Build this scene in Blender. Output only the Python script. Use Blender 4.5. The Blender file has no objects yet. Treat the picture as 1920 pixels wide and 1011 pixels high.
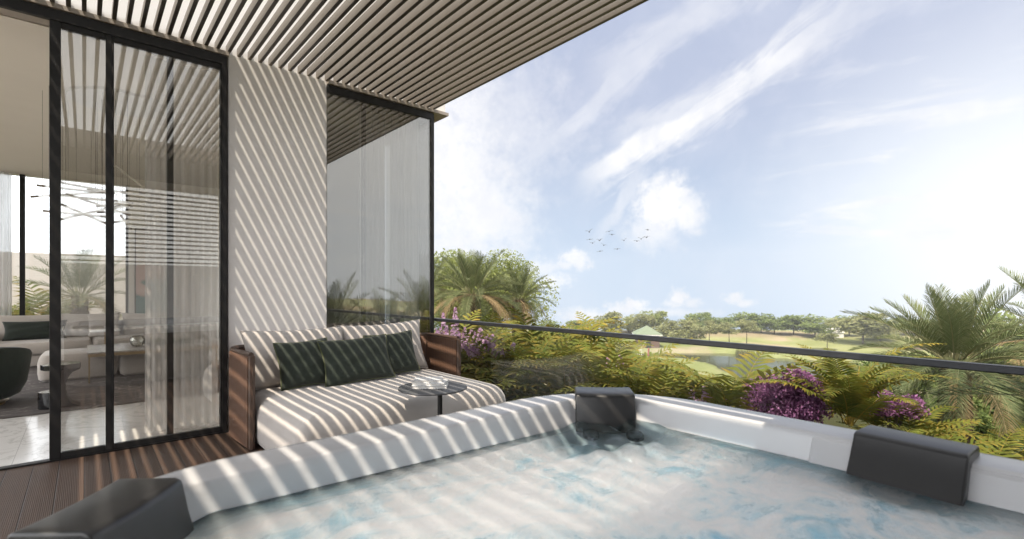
import bpy, bmesh, math, random
import numpy as np
from mathutils import Vector, Matrix
S = bpy.context.scene
COL = S.collection
R = math.radians
rnd = random.Random(7)

# ------------------------------------------------------------------ camera
CAMZ = 1.35
FWD = Vector((0.65689, 0.75399, 0)); RIGHT = Vector((0.75399, -0.65689, 0)); UP = Vector((0, 0, 1))
cam = bpy.data.cameras.new('camera'); camo = bpy.data.objects.new('camera', cam); COL.objects.link(camo)
camo.location = (0, 0, CAMZ)
camo.rotation_euler = (R(90), 0, -math.atan2(FWD.x, FWD.y))
cam.sensor_width = 36.0; cam.lens = 36.0 * 920 / 1920
cam.shift_y = 35.5 / 1920
cam.clip_start = 0.05; cam.clip_end = 6000
cam.dof.use_dof = True; cam.dof.focus_distance = 4.6; cam.dof.aperture_fstop = 2.4
S.camera = camo

# ------------------------------------------------------------------ world
SUN = Vector((-0.5, -0.21, 1.0)).normalized()      # towards the sun
class X:                                             # tiny node-expression helper
    nt = None
    def __init__(s, sock): s.s = sock
    @staticmethod
    def math(op, *a, clamp=False):
        n = X.nt.nodes.new('ShaderNodeMath'); n.operation = op; n.use_clamp = clamp
        for i, v in enumerate(a):
            if isinstance(v, X): X.nt.links.new(v.s, n.inputs[i])
            else: n.inputs[i].default_value = v
        return X(n.outputs[0])
    def __add__(s, o): return X.math('ADD', s, o)
    __radd__ = __add__
    def __sub__(s, o): return X.math('SUBTRACT', s, o)
    def __rsub__(s, o): return X.math('SUBTRACT', o, s)
    def __mul__(s, o): return X.math('MULTIPLY', s, o)
    __rmul__ = __mul__
    def __truediv__(s, o): return X.math('DIVIDE', s, o)
    def ss(s, a, b):                                 # smoothstep a -> b
        n = X.nt.nodes.new('ShaderNodeMapRange'); n.interpolation_type = 'SMOOTHSTEP'
        X.nt.links.new(s.s, n.inputs[0]); n.inputs[1].default_value = a; n.inputs[2].default_value = b
        n.inputs[3].default_value = 0; n.inputs[4].default_value = 1
        return X(n.outputs[0])
def mixc(f, a, b):
    n = X.nt.nodes.new('ShaderNodeMix'); n.data_type = 'RGBA'
    for i, v in ((0, f), (6, a), (7, b)):
        if isinstance(v, X): X.nt.links.new(v.s, n.inputs[i])
        elif i == 0: n.inputs[0].default_value = v
        else: n.inputs[i].default_value = (v[0], v[1], v[2], 1)
    return X(n.outputs[2])
def noise(vec, scale, detail=5, rough=0.55, dist=0.0):
    n = X.nt.nodes.new('ShaderNodeTexNoise'); n.inputs['Scale'].default_value = scale
    n.inputs['Detail'].default_value = detail; n.inputs['Roughness'].default_value = rough
    n.inputs['Distortion'].default_value = dist
    if vec is not None: X.nt.links.new(vec.s, n.inputs['Vector'])
    return X(n.outputs['Fac'])
def vscale(c, f):
    n = X.nt.nodes.new('ShaderNodeVectorMath'); n.operation = 'SCALE'
    X.nt.links.new(c.s, n.inputs[0]); X.nt.links.new(f.s, n.inputs[3]); return n.outputs[0]
def comb(a, b, c=0.0):
    n = X.nt.nodes.new('ShaderNodeCombineXYZ')
    for i, v in enumerate((a, b, c)):
        if isinstance(v, X): X.nt.links.new(v.s, n.inputs[i])
        else: n.inputs[i].default_value = v
    return X(n.outputs[0])

w = bpy.data.worlds.new('World'); S.world = w; w.use_nodes = True
X.nt = w.node_tree; nt = w.node_tree
for n in list(nt.nodes): nt.nodes.remove(n)
tc = nt.nodes.new('ShaderNodeTexCoord'); sep = nt.nodes.new('ShaderNodeSeparateXYZ')
nt.links.new(tc.outputs['Generated'], sep.inputs[0])
dx, dy, dz = (X(sep.outputs[i]) for i in range(3))
az = X.math('ARCTAN2', dx, dy)                        # compass bearing of the direction
el = X.math('ARCSINE', dz)
def AE(px, py):
    a = (px - 960) / 920
    d = FWD + RIGHT * a
    return math.atan2(d.x, d.y), math.atan2((541 - py) / 920, math.sqrt(1 + a * a))
sky = nt.nodes.new('ShaderNodeTexSky'); sky.sky_type = 'NISHITA'; sky.sun_disc = False
sky.sun_elevation = math.asin(SUN.z); sky.sun_rotation = math.atan2(SUN.x, SUN.y)
sky.dust_density = 2.0; sky.ozone_density = 1.5
lift = comb(dx, dy, X.math('MAXIMUM', dz + 0.14, 0.02))
nrm = nt.nodes.new('ShaderNodeVectorMath'); nrm.operation = 'NORMALIZE'
nt.links.new(lift.s, nrm.inputs[0]); nt.links.new(nrm.outputs[0], sky.inputs['Vector'])
SKYX = X(sky.outputs[0])
P2 = comb(az, el)
n1 = noise(comb(az, el), 5.0, 8, 0.6, 0.3)            # broad cloud field
n2 = noise(comb(az, el, 3.0), 16.0, 7, 0.6, 0.2)
n5 = noise(comb(az, el, 9.0), 80.0, 6, 0.6, 0.2)
n4 = noise(comb(az, el, 7.0), 36.0, 8, 0.62, 0.3)
def blob(px, py, rx, ry, edge=0.6, amp=0.9, fine=1.0):
    a0, e0 = AE(px, py)
    k = 1 / 920 / (1 + ((px - 960) / 920) ** 2)
    ax = (az - a0) / (rx * k); ey = (el - e0) / (ry / 920 / math.sqrt(1 + ((px - 960) / 920) ** 2))
    d = X.math('SQRT', ax * ax + ey * ey)
    return (d + (n2 - 0.5) * (amp * 1.5) + (n4 - 0.5) * (amp * 1.5 * fine) + (n5 - 0.5) * (amp * 1.1 * (fine if fine > 1 else 0.35)) + (n1 - 0.5) * (amp * 0.8)).ss(1.0 + edge * 0.5, 1.0 - edge)
def streak(x0, y0, x1, y1, wd, edge=0.9, amp=1.6, sc=5.0):
    a0, e0 = AE(x0, y0); a1, e1 = AE(x1, y1)
    L = math.hypot(a1 - a0, e1 - e0); ux, uy = (a1 - a0) / L, (e1 - e0) / L
    p = (az - a0) * ux + (el - e0) * uy
    q = (el - e0) * ux - (az - a0) * uy
    st = noise(comb(p * 1.0, q * 4.0, x0 * 0.01), sc * 1.6, 8, 0.62, 0.6)
    d = X.math('ABSOLUTE', q + (n1 - 0.5) * 0.10) / (wd / 920.0)
    m = (d + (st - 0.5) * amp * 1.6).ss(1.0 + edge * 0.3, 1.0 - edge)
    end = p.ss(-0.09, 0.05) * p.ss(L + 0.25, L - 0.12)
    return m * end
def mx(*a):
    r = a[0]
    for b in a[1:]: r = X.math('MAXIMUM', r, b)
    return r
# haze towards the low bright part of the sky on the right, and along the horizon
ga, ge = AE(2080, 430)
gd = X.math('SQRT', (az - ga) * (az - ga) * 1.0 + (el - ge) * (el - ge) * 1.5)
glow = gd.ss(0.56, 0.0)
hor = el.ss(0.26, -0.10)
bank = mx(blob(850, 330, 140, 270, 1.0, 1.3, 0.35), blob(900, 400, 115, 115, 0.9, 1.0, 0.5) * 0.95, blob(880, 240, 200, 120, 1.0, 1.4, 0.3) * 0.6)
st = mx(streak(1130, 330, 1470, 90, 34) * 0.95, streak(1180, 250, 1560, 60, 30) * 0.5, streak(960, 330, 1300, 10, 26) * 0.42, streak(1150, 130, 1420, -60, 36) * 0.4, streak(1140, 420, 1200, 330, 16) * 0.5)
cum = mx(blob(1245, 385, 62, 58, 0.5, 0.8), blob(1225, 430, 60, 40, 0.8, 0.9) * 0.75, blob(1285, 400, 40, 44, 0.6, 0.8) * 0.9,
         blob(1078, 487, 32, 18, 0.8, 1.0, 1.5) * 0.85, blob(1062, 496, 26, 10, 0.9, 1.0, 1.5) * 0.7, blob(1038, 527, 36, 18, 0.9, 1.0, 1.4) * 0.8, blob(1010, 505, 34, 22, 1.0, 1.0, 1.4) * 0.6,
         blob(1272, 558, 18, 15, 0.8, 1.0, 1.8) * 0.95, blob(1296, 569, 26, 10, 0.9, 1.0, 1.6) * 0.7, blob(1255, 570, 22, 9, 0.9, 1.0, 1.6) * 0.7, blob(1190, 571, 24, 12, 0.9, 1.0, 1.8) * 0.95,
         blob(1165, 580, 40, 12, 0.9, 1.0, 1.6) * 0.8, blob(1376, 561, 18, 10, 0.9, 1.0, 1.8) * 0.8, blob(1395, 568, 22, 8, 0.9, 1.0, 1.6) * 0.75, blob(1100, 590, 70, 14, 1.0, 1.0, 1.4) * 0.8, blob(1250, 585, 90, 9, 1.0, 1.0, 1.2) * 0.6)
wsp = noise(comb(az * 2.2, el * 11.0, 1.3), 2.6, 8, 0.6, 0.5)
wisp = wsp.ss(0.47, 0.68) * el.ss(0.02, 0.10) * el.ss(0.50, 0.15) * az.ss(AE(1380, 300)[0], AE(1600, 300)[0]) * 0.75
# the rest of the sky (overhead and behind): scattered cloud
back = X.math('COSINE', az - math.atan2(FWD.x, FWD.y)).ss(0.60, 0.30)
n3 = noise(X(tc.outputs['Generated']), 2.2, 6, 0.55, 0.4)
gen = n3.ss(0.44, 0.64) * X.math('MAXIMUM', back, el.ss(0.62, 0.9)) * 0.75
cloud = mx(bank, st, cum, wisp, gen)
base = mixc(hor * 0.60, SKYX, (7.6, 8.5, 9.6))
pale = mixc(0.80, base, mixc(el.ss(0.0, 0.40), (4.25, 5.45, 7.0), (4.55, 5.05, 6.5)))
pale = mixc((n1.ss(0.42, 0.70)) * 0.22, pale, (6.6, 6.8, 7.6))
g1 = mixc(glow * 0.86, pale, (9.6, 9.7, 9.8))
cl = mixc(cloud, g1, mixc(n2.ss(0.3, 0.7), (7.1, 7.2, 7.6), (8.5, 8.4, 8.4)))
# out-of-view sky raised as added fill light, strongest left to brighten the room
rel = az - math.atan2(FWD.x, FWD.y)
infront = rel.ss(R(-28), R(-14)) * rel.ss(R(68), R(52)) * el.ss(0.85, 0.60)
left = rel.ss(R(-22), R(-45)) * rel.ss(R(-185), R(-150)) * el.ss(1.1, 0.8)  # mask for the extra sky brightness added to light the interior
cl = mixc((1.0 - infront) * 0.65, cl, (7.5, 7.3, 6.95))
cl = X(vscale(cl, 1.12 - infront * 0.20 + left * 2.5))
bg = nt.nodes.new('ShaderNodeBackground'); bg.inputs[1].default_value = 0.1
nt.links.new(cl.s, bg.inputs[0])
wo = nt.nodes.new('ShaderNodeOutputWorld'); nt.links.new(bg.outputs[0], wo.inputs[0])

# ------------------------------------------------------------------ sun
sl = bpy.data.lights.new('sun', 'SUN'); sl.energy = 5.0; sl.angle = R(0.33); sl.color = (1.0, 0.885, 0.73)
so = bpy.data.objects.new('sun', sl); COL.objects.link(so)
so.rotation_euler = SUN.to_track_quat('Z', 'Y').to_euler()
S.view_settings.view_transform = 'Standard'; S.view_settings.look = 'None'
S.view_settings.exposure = 0.5; S.view_settings.gamma = 1.0
S.cycles.use_denoising = True
S.cycles.max_bounces = 10; S.cycles.diffuse_bounces = 5; S.cycles.glossy_bounces = 5
S.cycles.transparent_max_bounces = 24; S.cycles.transmission_bounces = 6
S.cycles.sample_clamp_indirect = 6.0; S.cycles.caustics_reflective = False; S.cycles.caustics_refractive = False

# ------------------------------------------------------------------ materials
MATS = {}
def newmat(name):
    m = bpy.data.materials.new(name); m.use_nodes = True
    X.nt = m.node_tree
    return m, m.node_tree, m.node_tree.nodes['Principled BSDF']
def setc(sock, c):
    if isinstance(c, X): X.nt.links.new(c.s, sock)
    elif isinstance(c, (tuple, list)): sock.default_value = (c[0], c[1], c[2], 1)
    else: sock.default_value = c
def objco():
    n = X.nt.nodes.new('ShaderNodeTexCoord'); return X(n.outputs['Object'])
def geopos():
    n = X.nt.nodes.new('ShaderNodeNewGeometry'); return X(n.outputs['Position'])
def sepx(v):
    n = X.nt.nodes.new('ShaderNodeSeparateXYZ'); X.nt.links.new(v.s, n.inputs[0])
    return [X(n.outputs[i]) for i in range(3)]
def vmul(v, k):
    n = X.nt.nodes.new('ShaderNodeVectorMath'); n.operation = 'MULTIPLY'
    X.nt.links.new(v.s, n.inputs[0]); n.inputs[1].default_value = k; return X(n.outputs[0])
def bump(p, h, strength=0.3, dist=0.01):
    n = X.nt.nodes.new('ShaderNodeBump'); n.inputs['Strength'].default_value = strength
    n.inputs['Distance'].default_value = dist
    X.nt.links.new(h.s, n.inputs['Height']); X.nt.links.new(n.outputs[0], p.inputs['Normal']); return n
def mat(name, c1, c2=None, rough=0.6, scale=8.0, metal=0.0, bmp=0.0, bscale=60.0, bdist=0.003, spec=0.5, sheen=0.0, stretch=(1, 1, 1), coat=0.0):
    m, t, p = newmat(name)
    c2 = c2 or tuple(x * 0.88 for x in c1)
    v = vmul(geopos(), stretch)
    setc(p.inputs['Base Color'], mixc(noise(v, scale, 5, 0.6).ss(0.3, 0.7), c1, c2))
    p.inputs['Roughness'].default_value = rough; p.inputs['Metallic'].default_value = metal
    p.inputs['Specular IOR Level'].default_value = spec
    if sheen: p.inputs['Sheen Weight'].default_value = sheen; p.inputs['Sheen Roughness'].default_value = 0.5
    if coat: p.inputs['Coat Weight'].default_value = coat
    if bmp: bump(p, noise(v, bscale, 4, 0.6), bmp, bdist)
    MATS[name] = m; return m
mat('plaster', (0.84, 0.81, 0.785), (0.805, 0.775, 0.75), 0.85, 3, bmp=0.10, bscale=180, bdist=0.0015)
mat('ceiling_paint', (0.86, 0.82, 0.755), (0.84, 0.80, 0.735), 0.9, 2)
mat('white_paint', (0.80, 0.79, 0.77), (0.77, 0.76, 0.74), 0.7, 4)
mat('slat_beige', (0.165, 0.146, 0.124), (0.148, 0.131, 0.111), 0.42, 12, bmp=0.1)
_t = MATS['slat_beige'].node_tree; X.nt = _t; _p = _t.nodes['Principled BSDF']
_oi = _t.nodes.new('ShaderNodeObjectInfo'); _c = X(_p.inputs['Base Color'].links[0].from_socket)
setc(_p.inputs['Base Color'], mixc(X(_oi.outputs['Random']) * 0.22, _c, (0.10, 0.085, 0.07)))
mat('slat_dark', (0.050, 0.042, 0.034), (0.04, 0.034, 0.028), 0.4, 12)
mat('fascia', (0.42, 0.375, 0.33), (0.39, 0.35, 0.31), 0.6, 6)
mat('bronze_frame', (0.020, 0.019, 0.018), (0.016, 0.015, 0.015), 0.45, 20, spec=0.3)
mat('rail_metal', (0.045, 0.047, 0.052), (0.035, 0.037, 0.041), 0.38, 20, metal=0.4)
mat('acrylic', (0.455, 0.455, 0.462), (0.44, 0.44, 0.447), 0.22, 3, spec=0.5)
mat('tub_side', (0.10, 0.08, 0.07), None, 0.6, 5)
mat('headrest', (0.014, 0.014, 0.0145), (0.012, 0.012, 0.0125), 0.36, 30, bmp=0.08, bscale=300, bdist=0.0008, spec=0.6)
mat('jet_metal', (0.008, 0.008, 0.009), None, 0.16, 20)
def fabric(name, c1, c2, bscale=420, rough=0.9, sheen=0.3, k=0.35):
    m, t, p = newmat(name)
    v = geopos()
    weave = noise(v, bscale, 2, 0.5); big = noise(v, 6, 4, 0.6)
    setc(p.inputs['Base Color'], mixc(weave.ss(0.3, 0.7) * 0.6 + big.ss(0.35, 0.65) * 0.4, c1, c2))
    p.inputs['Roughness'].default_value = rough; p.inputs['Sheen Weight'].default_value = sheen
    bump(p, weave * 0.5 + noise(v, 14, 3, 0.5) * 3.0, k, 0.004)
    MATS[name] = m
fabric('linen', (0.47, 0.435, 0.405), (0.40, 0.37, 0.345))
fabric('linen_shadow', (0.50, 0.46, 0.42), (0.43, 0.395, 0.36))
fabric('velvet_green', (0.012, 0.021, 0.012), (0.007, 0.013, 0.007), 300, 0.8, 0.15)
fabric('velvet_piping', (0.07, 0.085, 0.02), (0.05, 0.06, 0.015), 300, 0.8, 0.4)
fabric('boucle', (0.52, 0.47, 0.42), (0.45, 0.405, 0.36), 200, 0.95, 0.3, 0.6)
fabric('rug_wool', (0.16, 0.145, 0.14), (0.10, 0.09, 0.088), 200, 0.95, 0.2)
# woven rope of the daybed arms: vertical strips
m, t, p = newmat('woven_rope')
vx, vy, vz = sepx(geopos())
strip = X.math('ABSOLUTE', X.math('SINE', (vx + vy) * (math.pi / 0.032)))
setc(p.inputs['Base Color'], mixc(strip.ss(0.0, 0.35), (0.028, 0.017, 0.012), mixc(noise(geopos(), 90, 3), (0.125, 0.062, 0.035), (0.092, 0.046, 0.026))))
p.inputs['Roughness'].default_value = 0.75
bump(p, strip.ss(0, 0.5) + noise(vmul(geopos(), (1, 1, 9)), 60, 2) * 0.3, 0.7, 0.006)
MATS['woven_rope'] = m
mat('frame_brown', (0.085, 0.050, 0.034), (0.065, 0.039, 0.026), 0.5, 30)
# composite decking: planks along Y
m, t, p = newmat('decking')
vx, vy, vz = sepx(geopos())
PW = 0.145
pl = X.math('FLOOR', vx / PW); fr = X.math('FRACT', vx / PW)
wn = t.nodes.new('ShaderNodeTexWhiteNoise'); wn.noise_dimensions = '1D'; t.links.new(pl.s, wn.inputs['W'])
grain = noise(comb(vx * 60, vy * 2.0, pl * 3.1), 1.0, 6, 0.65)
gap = X.math('MINIMUM', fr, 1.0 - fr).ss(0.012, 0.030)
colr = mixc(X(wn.outputs['Value']), (0.080, 0.045, 0.029), (0.058, 0.034, 0.022))
colr = mixc(grain.ss(0.25, 0.75) * 0.55, colr, (0.045, 0.030, 0.023))
setc(p.inputs['Base Color'], mixc(gap, (0.010, 0.007, 0.006), colr))
p.inputs['Roughness'].default_value = 0.55
bump(p, gap * 2.0 + X.math('SINE', vx * (2 * math.pi / 0.009)) * 0.15 + grain * 0.4, 0.5, 0.004)
MATS['decking'] = m
# polished marble floor
m, t, p = newmat('marble')
v = geopos(); vx, vy, vz = sepx(v)
vein = X.math('ABSOLUTE', noise(v, 1.6, 8, 0.62, 1.4) - 0.5)
fx = X.math('FRACT', vx / 1.2 + 0.35); fy = X.math('FRACT', vy / 1.2 + 0.1)
jo = X.math('MINIMUM', X.math('MINIMUM', fx, 1.0 - fx), X.math('MINIMUM', fy, 1.0 - fy)).ss(0.0008, 0.0022)
c = mixc(vein.ss(0.0, 0.03), (0.60, 0.58, 0.55), mixc(noise(v, 0.8, 3), (0.80, 0.78, 0.75), (0.74, 0.72, 0.69)))
setc(p.inputs['Base Color'], mixc(jo, (0.45, 0.43, 0.41), c)); p.inputs['Roughness'].default_value = 0.16
MATS['marble'] = m
m, t, p = newmat('stone_top')
v = geopos(); vein = X.math('ABSOLUTE', noise(v, 5, 8, 0.65, 1.2) - 0.5)
setc(p.inputs['Base Color'], mixc(vein.ss(0.0, 0.05), (0.30, 0.28, 0.26), (0.52, 0.49, 0.46))); p.inputs['Roughness'].default_value = 0.25
MATS['stone_top'] = m
m, t, p = newmat('rug_veined')
v = geopos(); vein = X.math('ABSOLUTE', noise(v, 1.7, 6, 0.6, 1.8) - 0.5)
c = mixc(vein.ss(0.0, 0.02), (0.26, 0.235, 0.22), mixc(noise(v, 9, 6, 0.7).ss(0.3, 0.7), (0.115, 0.100, 0.095), (0.085, 0.075, 0.071)))
setc(p.inputs['Base Color'], c); p.inputs['Roughness'].default_value = 0.95; bump(p, noise(v, 350, 2), 0.5, 0.004)
MATS['rug_veined'] = m
mat('brass', (0.45, 0.33, 0.18), (0.38, 0.28, 0.15), 0.3, 20, metal=1.0)
mat('bronze', (0.10, 0.08, 0.065), None, 0.35, 20, metal=0.8)
mat('black_gloss', (0.012, 0.012, 0.013), None, 0.08, 10, spec=0.6)
mat('table_metal', (0.085, 0.088, 0.093), (0.07, 0.073, 0.077), 0.5, 25)
mat('paper', (0.72, 0.70, 0.67), (0.62, 0.60, 0.57), 0.7, 40, stretch=(1, 1, 30))
mat('cover', (0.55, 0.56, 0.57), (0.66, 0.66, 0.65), 0.4, 25)
mat('brick', (0.17, 0.105, 0.085), (0.13, 0.08, 0.065), 0.9, 40)
mat('roof_green', (0.155, 0.195, 0.125), (0.14, 0.175, 0.115), 0.6, 2)
mat('bark', (0.13, 0.105, 0.08), (0.075, 0.06, 0.046), 0.95, 12, bmp=0.8, bscale=25, bdist=0.03)
mat('palm_fibre', (0.17, 0.115, 0.065), (0.085, 0.058, 0.035), 0.95, 18, bmp=0.9, bscale=40, bdist=0.03, stretch=(1, 1, 0.4))
mat('bird_feather', (0.05, 0.055, 0.065), None, 0.8, 20)
mat('soil', (0.070, 0.052, 0.036), (0.045, 0.036, 0.025), 0.95, 9, bmp=0.6, bscale=20, bdist=0.05)
mat('weathered_white', (0.62, 0.60, 0.56), None, 0.8, 8)
mat('red_paint', (0.35, 0.09, 0.06), None, 0.7, 8)
mat('boundary', (0.80, 0.74, 0.70), (0.76, 0.70, 0.66), 0.9, 1.2)
def glass(name, base, tint, k=1.0):
    m, t, p = newmat(name); t.nodes.remove(p)
    tr = t.nodes.new('ShaderNodeBsdfTransparent'); tr.inputs[0].default_value = (*tint, 1)
    gl = t.nodes.new('ShaderNodeBsdfGlossy'); gl.inputs[0].default_value = (1.0, 0.985, 0.945, 1); gl.inputs['Roughness'].default_value = 0.0
    fr = t.nodes.new('ShaderNodeFresnel'); fr.inputs[0].default_value = 1.5
    mixs = t.nodes.new('ShaderNodeMixShader')
    f = X.math('MINIMUM', X(fr.outputs[0]) * k + base, 0.95)
    t.links.new(f.s, mixs.inputs[0]); t.links.new(tr.outputs[0], mixs.inputs[1]); t.links.new(gl.outputs[0], mixs.inputs[2])
    t.links.new(mixs.outputs[0], t.nodes['Material Output'].inputs[0]); MATS[name] = m
glass('door_glass', 0.13, (0.90, 0.90, 0.89))
glass('window_glass', 0.16, (0.90, 0.91, 0.91))
glass('back_glass', 0.02, (0.95, 0.96, 0.96))
glass('rail_glass', 0.004, (0.93, 0.955, 0.95), 0.14)
glass('clear_glass', 0.06, (0.93, 0.94, 0.93))
def sheer(name, c, tr_amt):
    m, t, p = newmat(name); t.nodes.remove(p)
    tr = t.nodes.new('ShaderNodeBsdfTransparent')
    tl = t.nodes.new('ShaderNodeBsdfTranslucent'); tl.inputs[0].default_value = (*c, 1)
    df = t.nodes.new('ShaderNodeBsdfDiffuse'); df.inputs[0].default_value = (*c, 1)
    a = t.nodes.new('ShaderNodeMixShader'); a.inputs[0].default_value = 0.5
    b = t.nodes.new('ShaderNodeMixShader')
    th = noise(vmul(geopos(), (1, 1, 0.05)), 30, 3)
    t.links.new((th * 0.3 + (tr_amt - 0.15)).s, b.inputs[0])
    t.links.new(tl.outputs[0], a.inputs[1]); t.links.new(df.outputs[0], a.inputs[2])
    t.links.new(a.outputs[0], b.inputs[1]); t.links.new(tr.outputs[0], b.inputs[2])
    t.links.new(b.outputs[0], t.nodes['Material Output'].inputs[0]); MATS[name] = m
sheer('glass_rod', (0.90, 0.86, 0.78), 0.52)
mat('cap_bronze', (0.30, 0.25, 0.20), (0.22, 0.18, 0.15), 0.4, 20, metal=0.3)
sheer('voile', (0.86, 0.83, 0.80), 0.42)
sheer('voile_white', (0.82, 0.82, 0.82), 0.22)
def leaf(name, c_lo, c_hi, c_tip, trans=0.35, rough=0.6, spec=0.16):
    m, t, p = newmat(name)
    at = t.nodes.new('ShaderNodeAttribute'); at.attribute_name = 'tint'
    s = t.nodes.new('ShaderNodeSeparateColor'); t.links.new(at.outputs['Color'], s.inputs[0])
    oi = t.nodes.new('ShaderNodeObjectInfo')
    r = X(s.outputs[0]) * 0.8 + X(oi.outputs['Random']) * 0.2
    c = mixc(X(s.outputs[1]), mixc(r, c_lo, c_hi), c_tip)
    setc(p.inputs['Base Color'], c); p.inputs['Roughness'].default_value = rough; p.inputs['Specular IOR Level'].default_value = spec
    tl = t.nodes.new('ShaderNodeBsdfTranslucent'); X.nt.links.new(c.s, tl.inputs[0])
    mixs = t.nodes.new('ShaderNodeMixShader'); mixs.inputs[0].default_value = trans
    t.links.new(p.outputs[0], mixs.inputs[1]); t.links.new(tl.outputs[0], mixs.inputs[2])
    t.links.new(mixs.outputs[0], t.nodes['Material Output'].inputs[0]); MATS[name] = m
leaf('fern_leaf', (0.048, 0.080, 0.013), (0.20, 0.222, 0.036), (0.42, 0.26, 0.05), 0.25)
leaf('palm_leaf', (0.050, 0.082, 0.032), (0.170, 0.205, 0.092), (0.33, 0.31, 0.17), 0.22)
leaf('palm_dead', (0.22, 0.15, 0.075), (0.33, 0.25, 0.13), (0.36, 0.29, 0.17), 0.25)
leaf('tree_leaf', (0.09, 0.135, 0.04), (0.23, 0.285, 0.09), (0.26, 0.31, 0.10), 0.35)
leaf('olive_leaf', (0.14, 0.16, 0.06), (0.29, 0.30, 0.13), (0.30, 0.30, 0.14), 0.35)
leaf('bright_leaf', (0.13, 0.17, 0.045), (0.28, 0.32, 0.10), (0.33, 0.36, 0.13), 0.4)
leaf('purple_leaf', (0.085, 0.022, 0.075), (0.38, 0.14, 0.33), (0.56, 0.28, 0.50), 0.3)
leaf('pink_petal', (0.42, 0.20, 0.40), (0.66, 0.42, 0.62), (0.78, 0.60, 0.74), 0.35)
leaf('reed_leaf', (0.10, 0.11, 0.04), (0.20, 0.19, 0.08), (0.28, 0.23, 0.11), 0.3)

# ------------------------------------------------------------------ builders
def link(name, me, m=None, parent=None):
    o = bpy.data.objects.new(name, me); COL.objects.link(o)
    if m: me.materials.append(MATS[m])
    if parent: o.parent = parent
    return o
def tag(o, label=None, cat=None, group=None, kind=None):
    if label: o['label'] = label
    if cat: o['category'] = cat
    if group: o['group'] = group
    if kind: o['kind'] = kind
    return o
def thing(name, label, cat, loc=(0, 0, 0), group=None, rz=0.0):
    o = bpy.data.objects.new(name, None); o.empty_display_size = 0.1; COL.objects.link(o)
    o.location = loc; o.rotation_euler = (0, 0, rz)
    return tag(o, label, cat, group)
class MB:
    def __init__(s): s.v = []; s.f = []; s.t = []
    def add(s, vs, fs, tint=None):
        k = len(s.v); s.v += [tuple(q) for q in vs]; s.f += [tuple(i + k for i in f) for f in fs]
        if tint is not None: s.t += [tint] * len(vs)
        return s
    def box(s, x0, x1, y0, y1, z0, z1):
        vs = [(x, y, z) for z in (z0, z1) for y in (y0, y1) for x in (x0, x1)]
        return s.add(vs, [(0, 2, 3, 1), (4, 5, 7, 6), (0, 1, 5, 4), (2, 6, 7, 3), (0, 4, 6, 2), (1, 3, 7, 5)])
    def tube(s, pts, r, n=8, cap=True):
        pts = [Vector(p) for p in pts]; rs = r if isinstance(r, (list, tuple)) else [r] * len(pts)
        vs, fs = [], []
        ref = Vector((0.13, 0.21, 1))
        for i, p in enumerate(pts):
            tg = (pts[min(i + 1, len(pts) - 1)] - pts[max(i - 1, 0)]).normalized()
            if abs(tg.dot(ref.normalized())) > 0.95: rf = Vector((1, 0.1, 0))
            else: rf = ref
            a = tg.cross(rf).normalized(); b = tg.cross(a)
            for j in range(n):
                an = 2 * math.pi * j / n; vs.append(p + (a * math.cos(an) + b * math.sin(an)) * rs[i])
        for i in range(len(pts) - 1):
            for j in range(n):
                fs.append((i * n + j, i * n + (j + 1) % n, (i + 1) * n + (j + 1) % n, (i + 1) * n + j))
        if cap:
            fs.append(tuple(range(n - 1, -1, -1))); fs.append(tuple(range((len(pts) - 1) * n, len(pts) * n)))
        return s.add(vs, fs)
    def rings(s, rings, cap0=True, cap1=True):
        n = len(rings[0]); vs = [q for r in rings for q in r]; fs = []
        for i in range(len(rings) - 1):
            for j in range(n): fs.append((i * n + j, i * n + (j + 1) % n, (i + 1) * n + (j + 1) % n, (i + 1) * n + j))
        if cap0: fs.append(tuple(range(n - 1, -1, -1)))
        if cap1: fs.append(tuple(range((len(rings) - 1) * n, len(rings) * n)))
        return s.add(vs, fs)
    def lathe(s, prof, c=(0, 0, 0), n=32, cap0=True, cap1=True):
        return s.rings([[(c[0] + r * math.cos(2 * math.pi * j / n), c[1] + r * math.sin(2 * math.pi * j / n), c[2] + z) for j in range(n)] for r, z in prof], cap0, cap1)
    def build(s, name, m, parent=None, smooth=False, bevel=0.0, sharp=35, seg=2, subsurf=0):
        me = bpy.data.meshes.new(name); me.from_pydata(s.v, [], s.f); me.validate(); me.update()
        if s.t and len(s.t) == len(me.vertices):
            at = me.color_attributes.new('tint', 'FLOAT_COLOR', 'POINT')
            at.data.foreach_set('color', np.array([(a, b, 0, 1) for a, b in s.t], dtype=np.float32).ravel())
        o = link(name, me, m, parent)
        if bevel:
            md = o.modifiers.new('bevel', 'BEVEL'); md.width = bevel; md.segments = seg; md.limit_method = 'ANGLE'; md.angle_limit = R(40)
        if subsurf:
            md = o.modifiers.new('sub', 'SUBSURF'); md.levels = subsurf; md.render_levels = subsurf
        if smooth or bevel or subsurf:
            me.polygons.foreach_set('use_smooth', [True] * len(me.polygons))
            if not subsurf: me.set_sharp_from_angle(angle=R(sharp if not bevel else 60))
        return o
def rrect(x0, x1, y0, y1, r, z, n=8, rr=None):
    rr = rr or (r, r, r, r); out = []
    for (cx, cy, a0, q) in ((x1, y1, 0, rr[0]), (x0, y1, 90, rr[1]), (x0, y0, 180, rr[2]), (x1, y0, 270, rr[3])):
        q = max(q, 0.001); sx = -1 if cx == x1 else 1; sy = -1 if cy == y1 else 1
        for i in range(n + 1):
            a = R(a0 + 90 * i / n); out.append((cx + sx * q + q * math.cos(a), cy + sy * q + q * math.sin(a), z))
    return out
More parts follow.
